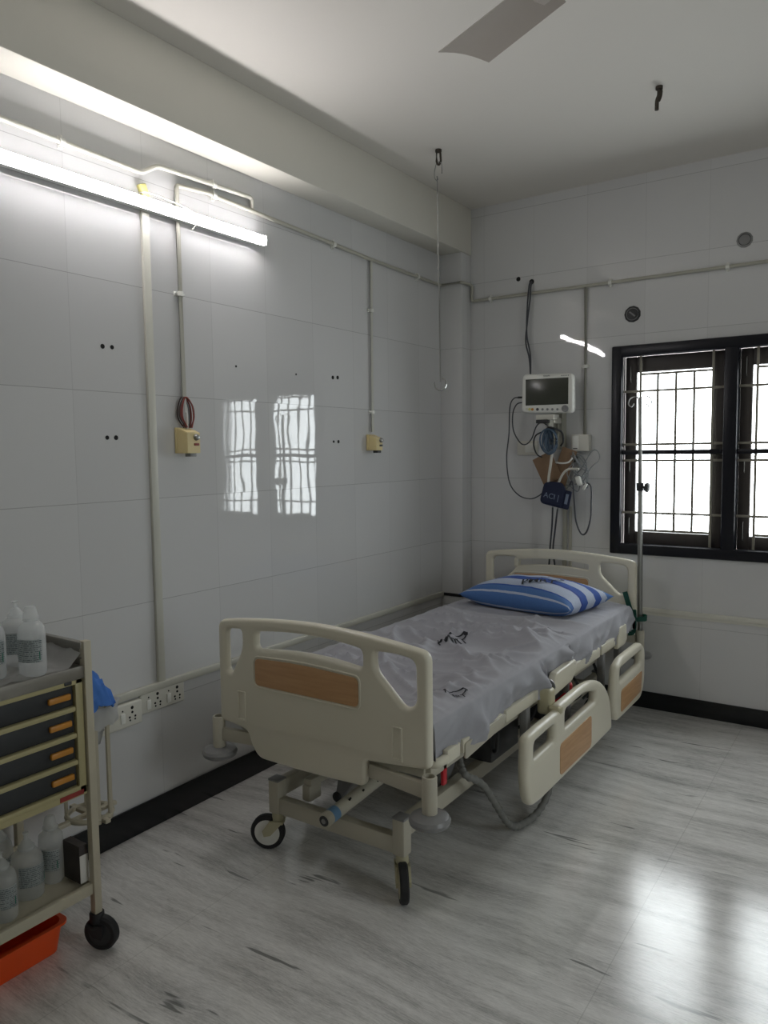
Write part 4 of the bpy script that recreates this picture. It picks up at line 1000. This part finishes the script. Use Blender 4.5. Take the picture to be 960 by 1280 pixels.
pr = empty('finger_probe', (-1.53, 4.27, 1.27), 'finger probe with white clip and long black looping lead', 'probe')
b = B(); box(b, (-1.545, 4.255, 1.29), (-1.515, 4.285, 1.345), .01, 3, rot=Matrix.Rotation(-.3, 3, 'Y')); box(b, (-1.50, 4.26, 1.265), (-1.485, 4.28, 1.31), .005, 2, rot=Matrix.Rotation(.5, 3, 'Y')); obj('clip', b, M_white, pr)
b = B(); tube(b, [(-1.585, 4.27, 1.29), (-1.572, 4.265, 1.315), (-1.560, 4.265, 1.28), (-1.555, 4.268, 1.18), (-1.545, 4.272, 1.08), (-1.515, 4.275, 1.01), (-1.485, 4.275, 1.02), (-1.460, 4.272, 1.10), (-1.455, 4.27, 1.20), (-1.455, 4.266, 1.28), (-1.475, 4.265, 1.305), (-1.50, 4.268, 1.295)], .005, 8, 8); obj('lead', b, M_cable, pr)

# ------------------------------------------------------------------ instrument trolley
TX0, TX1, TY0, TY1 = -2.385, -1.972, .66, 1.322
tr = empty('instrument_trolley', ((TX0+TX1)/2, (TY0+TY1)/2, 0), 'grey-beige wheeled steel trolley with charcoal drawers at the left wall', 'trolley')
for x in (TX0, TX1):
    for y in (TY0, TY1):
        b = B(); box(b, (x-.0125, y-.0125, .105), (x+.0125, y+.0125, .955 if (x, y) != (TX0, TY0) else .955), .003); obj('post', b, M_trolley, tr)
        caster(x, y, radians({(TX1, TY1): 25}.get((x, y), 200)), tr, r=.053, w=.028, top=.116, mt=M_rubber, disc=M_dark, off=.014)
# top tray with a raised rim
b = B(); box(b, (TX0, TY0, .862), (TX1, TY1, .880), .003)
obj('tray', b, M_tray, tr)
b = B()
for (a, c) in (((TX0, TY1-.008, .88), (TX1, TY1, .948)), ((TX0, TY0, .88), (TX1, TY0+.008, .948)), ((TX0, TY0, .88), (TX0+.008, TY1, .948))): box(b, a, c, .002)
for (a, c) in (((TX0, TY1-.016, .932), (TX1, TY1+.004, .952)), ((TX0, TY1-.014, .900), (TX1, TY1+.002, .908)), ((TX1-.004, TY0, .846), (TX1+.008, TY1, .884))): box(b, a, c, .003)
obj('tray_rim', b, M_tray, tr)
# drawer case: enamel frame with four drawers
dz = [(.770, .832), (.690, .752), (.610, .672), (.530, .592)]
b = B()
box(b, (TX0+.02, TY0+.014, .500), (TX1-.012, TY1-.014, .848), .003)
fx = TX1-.014
box(b, (fx, TY1-.040, .500), (fx+.018, TY1-.016, .85), .003); box(b, (fx, TY0+.016, .500), (fx+.018, TY0+.040, .85), .003)
box(b, (fx, TY0+.016, .832), (fx+.018, TY1-.016, .85), .003)
box(b, (fx, TY0+.016, .495), (fx+.018, TY1-.016, .526), .003)
dc = obj('drawer_case', b, M_tan, tr)
for i, (z0, z1) in enumerate(dz):
    b = B(); box(b, (fx-.002, TY0+.045, z0), (fx+.010, TY1-.044, z1), .003); d = obj('drawer', b, M_drawer, tr)
    b = B(); box(b, (fx, TY0+.045, z0-.016), (fx+.022, TY1-.043, z0-.001), .004); obj('drawer_lip', b, M_tan, d)
    b = B(); box(b, (fx+.008, TY1-.125, z0+.022), (fx+.020, TY1-.055, z0+.040), .004); obj('handle', b, M_handle, d)
b = B(); box(b, (fx+.017, TY1-.105, .500), (fx+.0195, TY1-.028, .514)); obj('red_label', b, M_redlabel, tr)
b = B(); box(b, (fx+.012, TY1-.075, .836), (fx+.021, TY1-.052, .846), .002); obj('lock', b, M_dark, tr)
# lower shelf with slots
b = B(); box(b, (TX0, TY0, .192), (TX1-.004, TY1, .203), .002); box(b, (TX1-.014, TY0, .178), (TX1+.004, TY1, .212), .003); box(b, (TX0, TY0, .178), (TX0+.012, TY1, .212), .003)
box(b, (TX0, TY1-.008, .178), (TX1, TY1+.004, .212), .003); sh = obj('shelf', b, M_trolley, tr)
b = B()
for k in range(6): box(b, (TX1-.075, .90+.033*k, .2028), (TX1-.045, .908+.033*k, .2036))
obj('shelf_slots', b, M_hole, sh)
# ring holder for a waste bag on the far end
rc_ = V((-2.185, 1.455, 0))
b = B()
torus(b, rc_+V((0, 0, .315)), (0, 0, 1), .070, .009, 36, 8); torus(b, rc_+V((0, 0, .66)), (0, 0, 1), .070, .007, 36, 8)
for a in (-15, 28, 150, 225):
    p = rc_+V((.073*cos(radians(a)), .073*sin(radians(a)), 0)); box(b, p+V((-.011, -.004, .30)), p+V((.011, .004, .67)), .002, rot=Matrix.Rotation(radians(a+90), 3, 'Z'))
box(b, rc_+V((-.01, -.14, .306)), rc_+V((.01, .1, .320)), .003); box(b, rc_+V((-.10, -.01, .306)), rc_+V((.10, .01, .320)), .003)
box(b, rc_+V((-.012, -.138, .655)), rc_+V((.012, -.095, .668)), .002)
obj('bag_holder', b, M_trolley, tr)

# white bag in the ring, blue cloth on it
b = B(); m = 40; rows = []
for k in range(12):
    t_ = k/11; row = []
    for i in range(m):
        a = 2*pi*i/m; rr = .098+.012*noise.noise(V((cos(a)*2.5, sin(a)*2.5, t_*2)))+.010*t_*sin(a*7+t_)
        z = .625+.085*t_+.018*noise.noise(V((cos(a)*3, sin(a)*3, 4)))*(1-t_) if t_ < .6 else .625+.085*t_-.05*(t_-.6)
        row.append(b.verts.new(rc_+V((rr*cos(a), rr*sin(a), z))))
    rows.append(row)
for k in range(8):
    t_ = (k+1)/8; row = []
    for i in range(m):
        a = 2*pi*i/m; rr = (.082-.03*t_)+.010*noise.noise(V((cos(a)*3, sin(a)*3, 9+t_))); row.append(b.verts.new(rc_+V((rr*cos(a)*(1-.2*t_), rr*sin(a)*(1-.2*t_), .69-.14*t_))))
    rows.append(row)
for a_, c_ in zip(rows, rows[1:]):
    for i in range(m): b.faces.new((a_[i], a_[(i+1) % m], c_[(i+1) % m], c_[i]))
b.faces.new(rows[-1])
tag(obj('bin_liner', b, M_bag, ang=80), 'thin white plastic bag lining the ring holder on trolley end', 'bag')
b = B(); m = 30; rows = []
for k in range(m+1):
    row = []
    for i in range(m+1):
        u = -1+2*i/m; v = -1+2*k/m; r_ = math.hypot(u, v)
        h = .095*max(0, 1-r_**1.6)+.022*ridge(V((u*2.4, v*2.4, 1)), 3)+.014*noise.noise(V((u*4, v*4, 8)))
        row.append(b.verts.new(rc_+V((.045+.066*u, -.010+.072*v, .694+h-.018*max(0, r_-.75)))))
    rows.append(row)
for k in range(m):
    for i in range(m):
        if math.hypot(-1+2*(i+.5)/m, -1+2*(k+.5)/m) < 1.08: b.faces.new((rows[k][i], rows[k][i+1], rows[k+1][i+1], rows[k+1][i]))
bmesh.ops.delete(b, geom=[v for v in b.verts if not v.link_faces], context='VERTS')
bmesh.ops.solidify(b, geom=b.faces[:], thickness=.003)
tag(obj('cloth', b, M_blue, ang=80), 'crumpled blue disposable cloth stuffed in the white bag', 'cloth')

# plastic sheet lining the tray
b = B(); m = 60; rows = []
for k in range(m+1):
    row = []
    for i in range(m+1):
        u = i/m; v = k/m; x = TX0+.015+u*(TX1-TX0-.012); y = TY0+.015+v*(TY1-TY0-.032)
        z = .8815+.010*ridge(V((x*9, y*9, 1)), 5)+.004*abs(noise.noise(V((x*30, y*30, 2))))
        if v > .93: z += (v-.93)/.07*.040
        row.append(b.verts.new((x, y, z)))
    rows.append(row)
for k in range(m):
    for i in range(m): b.faces.new((rows[k][i], rows[k][i+1], rows[k+1][i+1], rows[k+1][i]))
bmesh.ops.solidify(b, geom=b.faces[:], thickness=.0006)
tag(obj('plastic_sheet', b, M_film, ang=80), 'crinkled clear plastic sheet spread over the trolley top tray', 'sheet')

# saline bottles
def bottle(x, y, z, label, cap, rot, h=.200, group=None, lab=True):
    t = empty('saline_bottle', (x, y, z), label, 'bottle', group)
    k = h/.2
    def ell(prof, mat, name, caps=True):
        b = B(); vs = revolve(b, (0, 0, 0), (0, 0, 1), prof, 32, caps)
        R = Matrix.Rotation(rot, 3, 'Z')
        for v in vs:
            q = v.co.copy(); w = max(0, min(1, (.150*k-q.z)/(.02*k))); q.y *= 1-.22*w; v.co = R @ q + V((x, y, z))
        return obj(name, b, mat, t)
    body = ell([(0, .030), (.001, .040), (.008*k, .0445), (.04*k, .0455), (.115*k, .0455), (.128*k, .044), (.140*k, .038), (.150*k, .027), (.156*k, .0165), (.166*k, .0155)], M_bottle, 'body')
    if cap == 'wide': ell([(.158*k, .0195), (.160*k, .0225), (.167*k, .0225), (.170*k, .0195), (.186*k, .0165), (.196*k, .0145), (.200*k, .0105)], M_bottle, 'cap')
    else: ell([(.150*k, .021), (.156*k, .0235), (.162*k, .0235), (.166*k, .019), (.176*k, .014), (.184*k, .0065), (.197*k, .0055), (.200*k, .0085), (.204*k, .0085)], M_bottle, 'cap')
    if lab:
        b = B(); uvl = b.loops.layers.uv.new('UVMap'); n1 = 22; R = Matrix.Rotation(rot, 3, 'Z')
        lo, hi = .045*k, .110*k; a0, a1 = radians(-105), radians(15)
        g = [[b.verts.new(R @ V((.0462*cos(a0+(a1-a0)*i/n1), .0462*.785*sin(a0+(a1-a0)*i/n1), zz))+V((x, y, z))) for i in range(n1+1)] for zz in (lo, hi)]
        for i in range(n1):
            fa = b.faces.new((g[0][i], g[0][i+1], g[1][i+1], g[1][i]))
            for l, c in zip(fa.loops, ((i/n1, 0), ((i+1)/n1, 0), ((i+1)/n1, 1), (i/n1, 1))): l[uvl].uv = c
        bmesh.ops.solidify(b, geom=b.faces[:], thickness=-.0002)
        lo_ = obj('label', b, M_label, t)
        b = B(); tri = []
        for (aa, zz) in ((radians(-22), .056*k), (radians(6), .050*k), (radians(6), .076*k)):
            tri.append(b.verts.new(R @ V((.0468*cos(aa), .0468*.785*sin(aa), zz))+V((x, y, z))))
        b.faces.new(tri); bmesh.ops.solidify(b, geom=b.faces[:], thickness=-.0004)
        obj('green_triangle', b, M_labelgreen, lo_, smooth=False)
    return t
bottle(-2.010, 1.180, .8830, 'clear saline bottle with a wide cap nearest the tray corner', 'wide', radians(-10), .196, 'saline bottles on the top tray')
bottle(-2.075, 1.095, .8830, 'clear saline bottle with pointed tip at the picture edge on tray', 'tip', radians(10), .20, 'saline bottles on the top tray')
bottle(-2.130, 1.205, .8830, 'clear saline bottle with pointed tip standing behind the wide-capped one', 'tip', radians(30), .19, 'saline bottles on the top tray')
bottle(-2.045, 1.075, .2040, 'clear saline bottle on lower shelf nearest the front, white label facing out', 'tip', radians(15), .19, 'saline bottles on the lower shelf')
bottle(-2.085, 1.175, .2040, 'clear saline bottle in the middle of the lower shelf row', 'tip', radians(40), .19, 'saline bottles on the lower shelf')
bottle(-2.110, 1.268, .2040, 'clear saline bottle on lower shelf farthest along, beside the dark carton', 'wide', radians(-15), .20, 'saline bottles on the lower shelf')
bottle(-2.19, 1.15, .2040, 'clear saline bottle at the back of the lower shelf behind others', 'tip', radians(5), .20, 'saline bottles on the lower shelf')
# carton on lower shelf
ct = empty('carton', (-2.03, 1.30, .203), 'small dark carton with white end on the trolley lower shelf', 'box')
b = B(); box(b, (-2.075, 1.285, .2125), (-1.992, 1.313, .330), .002); obj('carton_body', b, M_boxdark, ct)
b = B(); box(b, (-1.992, 1.2855, .214), (-1.9905, 1.3125, .300), .0005); obj('white_end', b, M_boxwhite, ct)

# orange tray on the floor
ot = empty('basin', (-2.12, 1.0, 0), 'orange plastic tray on the floor beneath the trolley', 'tray')
b = B()
def ring_rect(x0, x1, y0, y1, z, r=.03, k=6):
    out = []
    for cx_, cy_, a0 in ((x1-r, y1-r, 0), (x0+r, y1-r, 90), (x0+r, y0+r, 180), (x1-r, y0+r, 270)):
        for i in range(k+1):
            a = radians(a0+90*i/k); out.append(b.verts.new((cx_+r*cos(a), cy_+r*sin(a), z)))
    return out
rr = [ring_rect(-2.20, -2.060, .72, 1.255, .001), ring_rect(-2.212, -2.050, .705, 1.268, .085), ring_rect(-2.222, -2.040, .695, 1.278, .085), ring_rect(-2.222, -2.040, .695, 1.278, .092), ring_rect(-2.208, -2.054, .709, 1.264, .092), ring_rect(-2.197, -2.063, .723, 1.252, .005)]
for a_, c_ in zip(rr, rr[1:]):
    for i in range(len(a_)): b.faces.new((a_[i], a_[(i+1) % len(a_)], c_[(i+1) % len(a_)], c_[i]))
b.faces.new(rr[0][::-1]); b.faces.new(rr[-1])
obj('tray_shell', b, M_orange, ot)

# ------------------------------------------------------------------ daylight, camera, view
w = bpy.data.worlds.new('World'); SC.world = w; w.use_nodes = True
bg = w.node_tree.nodes['Background']; bg.inputs[0].default_value = (1.0, .965, .95, 1); bg.inputs[1].default_value = 11.0
L = bpy.data.lights.new('window_portal', 'AREA'); L.shape = 'RECTANGLE'; L.size = WX1-WX0; L.size_y = WZ1-WZ0
L.cycles.is_portal = True
lo = bpy.data.objects.new('window_portal', L); COL.objects.link(lo); lo.location = ((WX0+WX1)/2, FY+.24, (WZ0+WZ1)/2); lo.rotation_euler = (radians(-90), 0, 0)
lo['kind'] = 'helper'

L2 = bpy.data.lights.new('window_portal', 'AREA'); L2.shape = 'RECTANGLE'; L2.size = SZ1-SZ0; L2.size_y = SY1-SY0; L2.cycles.is_portal = True
lo = bpy.data.objects.new('window_portal', L2); COL.objects.link(lo); lo.location = (RX+.19, sm, (SZ0+SZ1)/2); lo.rotation_euler = (0, radians(90), 0); lo['kind'] = 'helper'
yaw, pitch, roll = -0.596461837, 0.0794479748, -0.0121200011
fw = V((sin(yaw)*cos(pitch), cos(yaw)*cos(pitch), -sin(pitch))); r0 = V((cos(yaw), -sin(yaw), 0)); u0 = r0.cross(fw)
r2 = r0*cos(roll)+u0*sin(roll); u2 = -r0*sin(roll)+u0*cos(roll)
cam = bpy.data.cameras.new('Camera'); co = bpy.data.objects.new('Camera', cam); COL.objects.link(co)
Mx = Matrix((r2, u2, -fw)).transposed().to_4x4(); Mx.translation = (0, 0, 1.5); co.matrix_world = Mx
cam.sensor_fit = 'HORIZONTAL'; cam.sensor_width = 36; cam.lens = 36*946.394/960; cam.clip_start = .02
SC.camera = co
SC.view_settings.view_transform = 'Standard'; SC.view_settings.look = 'None'; SC.view_settings.gamma = 1; SC.view_settings.exposure = 0.2
SC.view_settings.use_curve_mapping = False
SC.cycles.use_denoising = True
SC.cycles.max_bounces = 10; SC.cycles.diffuse_bounces = 6; SC.cycles.glossy_bounces = 5; SC.cycles.transparent_max_bounces = 24
SC.cycles.caustics_reflective = False; SC.cycles.caustics_refractive = False
SC.cycles.sample_clamp_indirect = 6
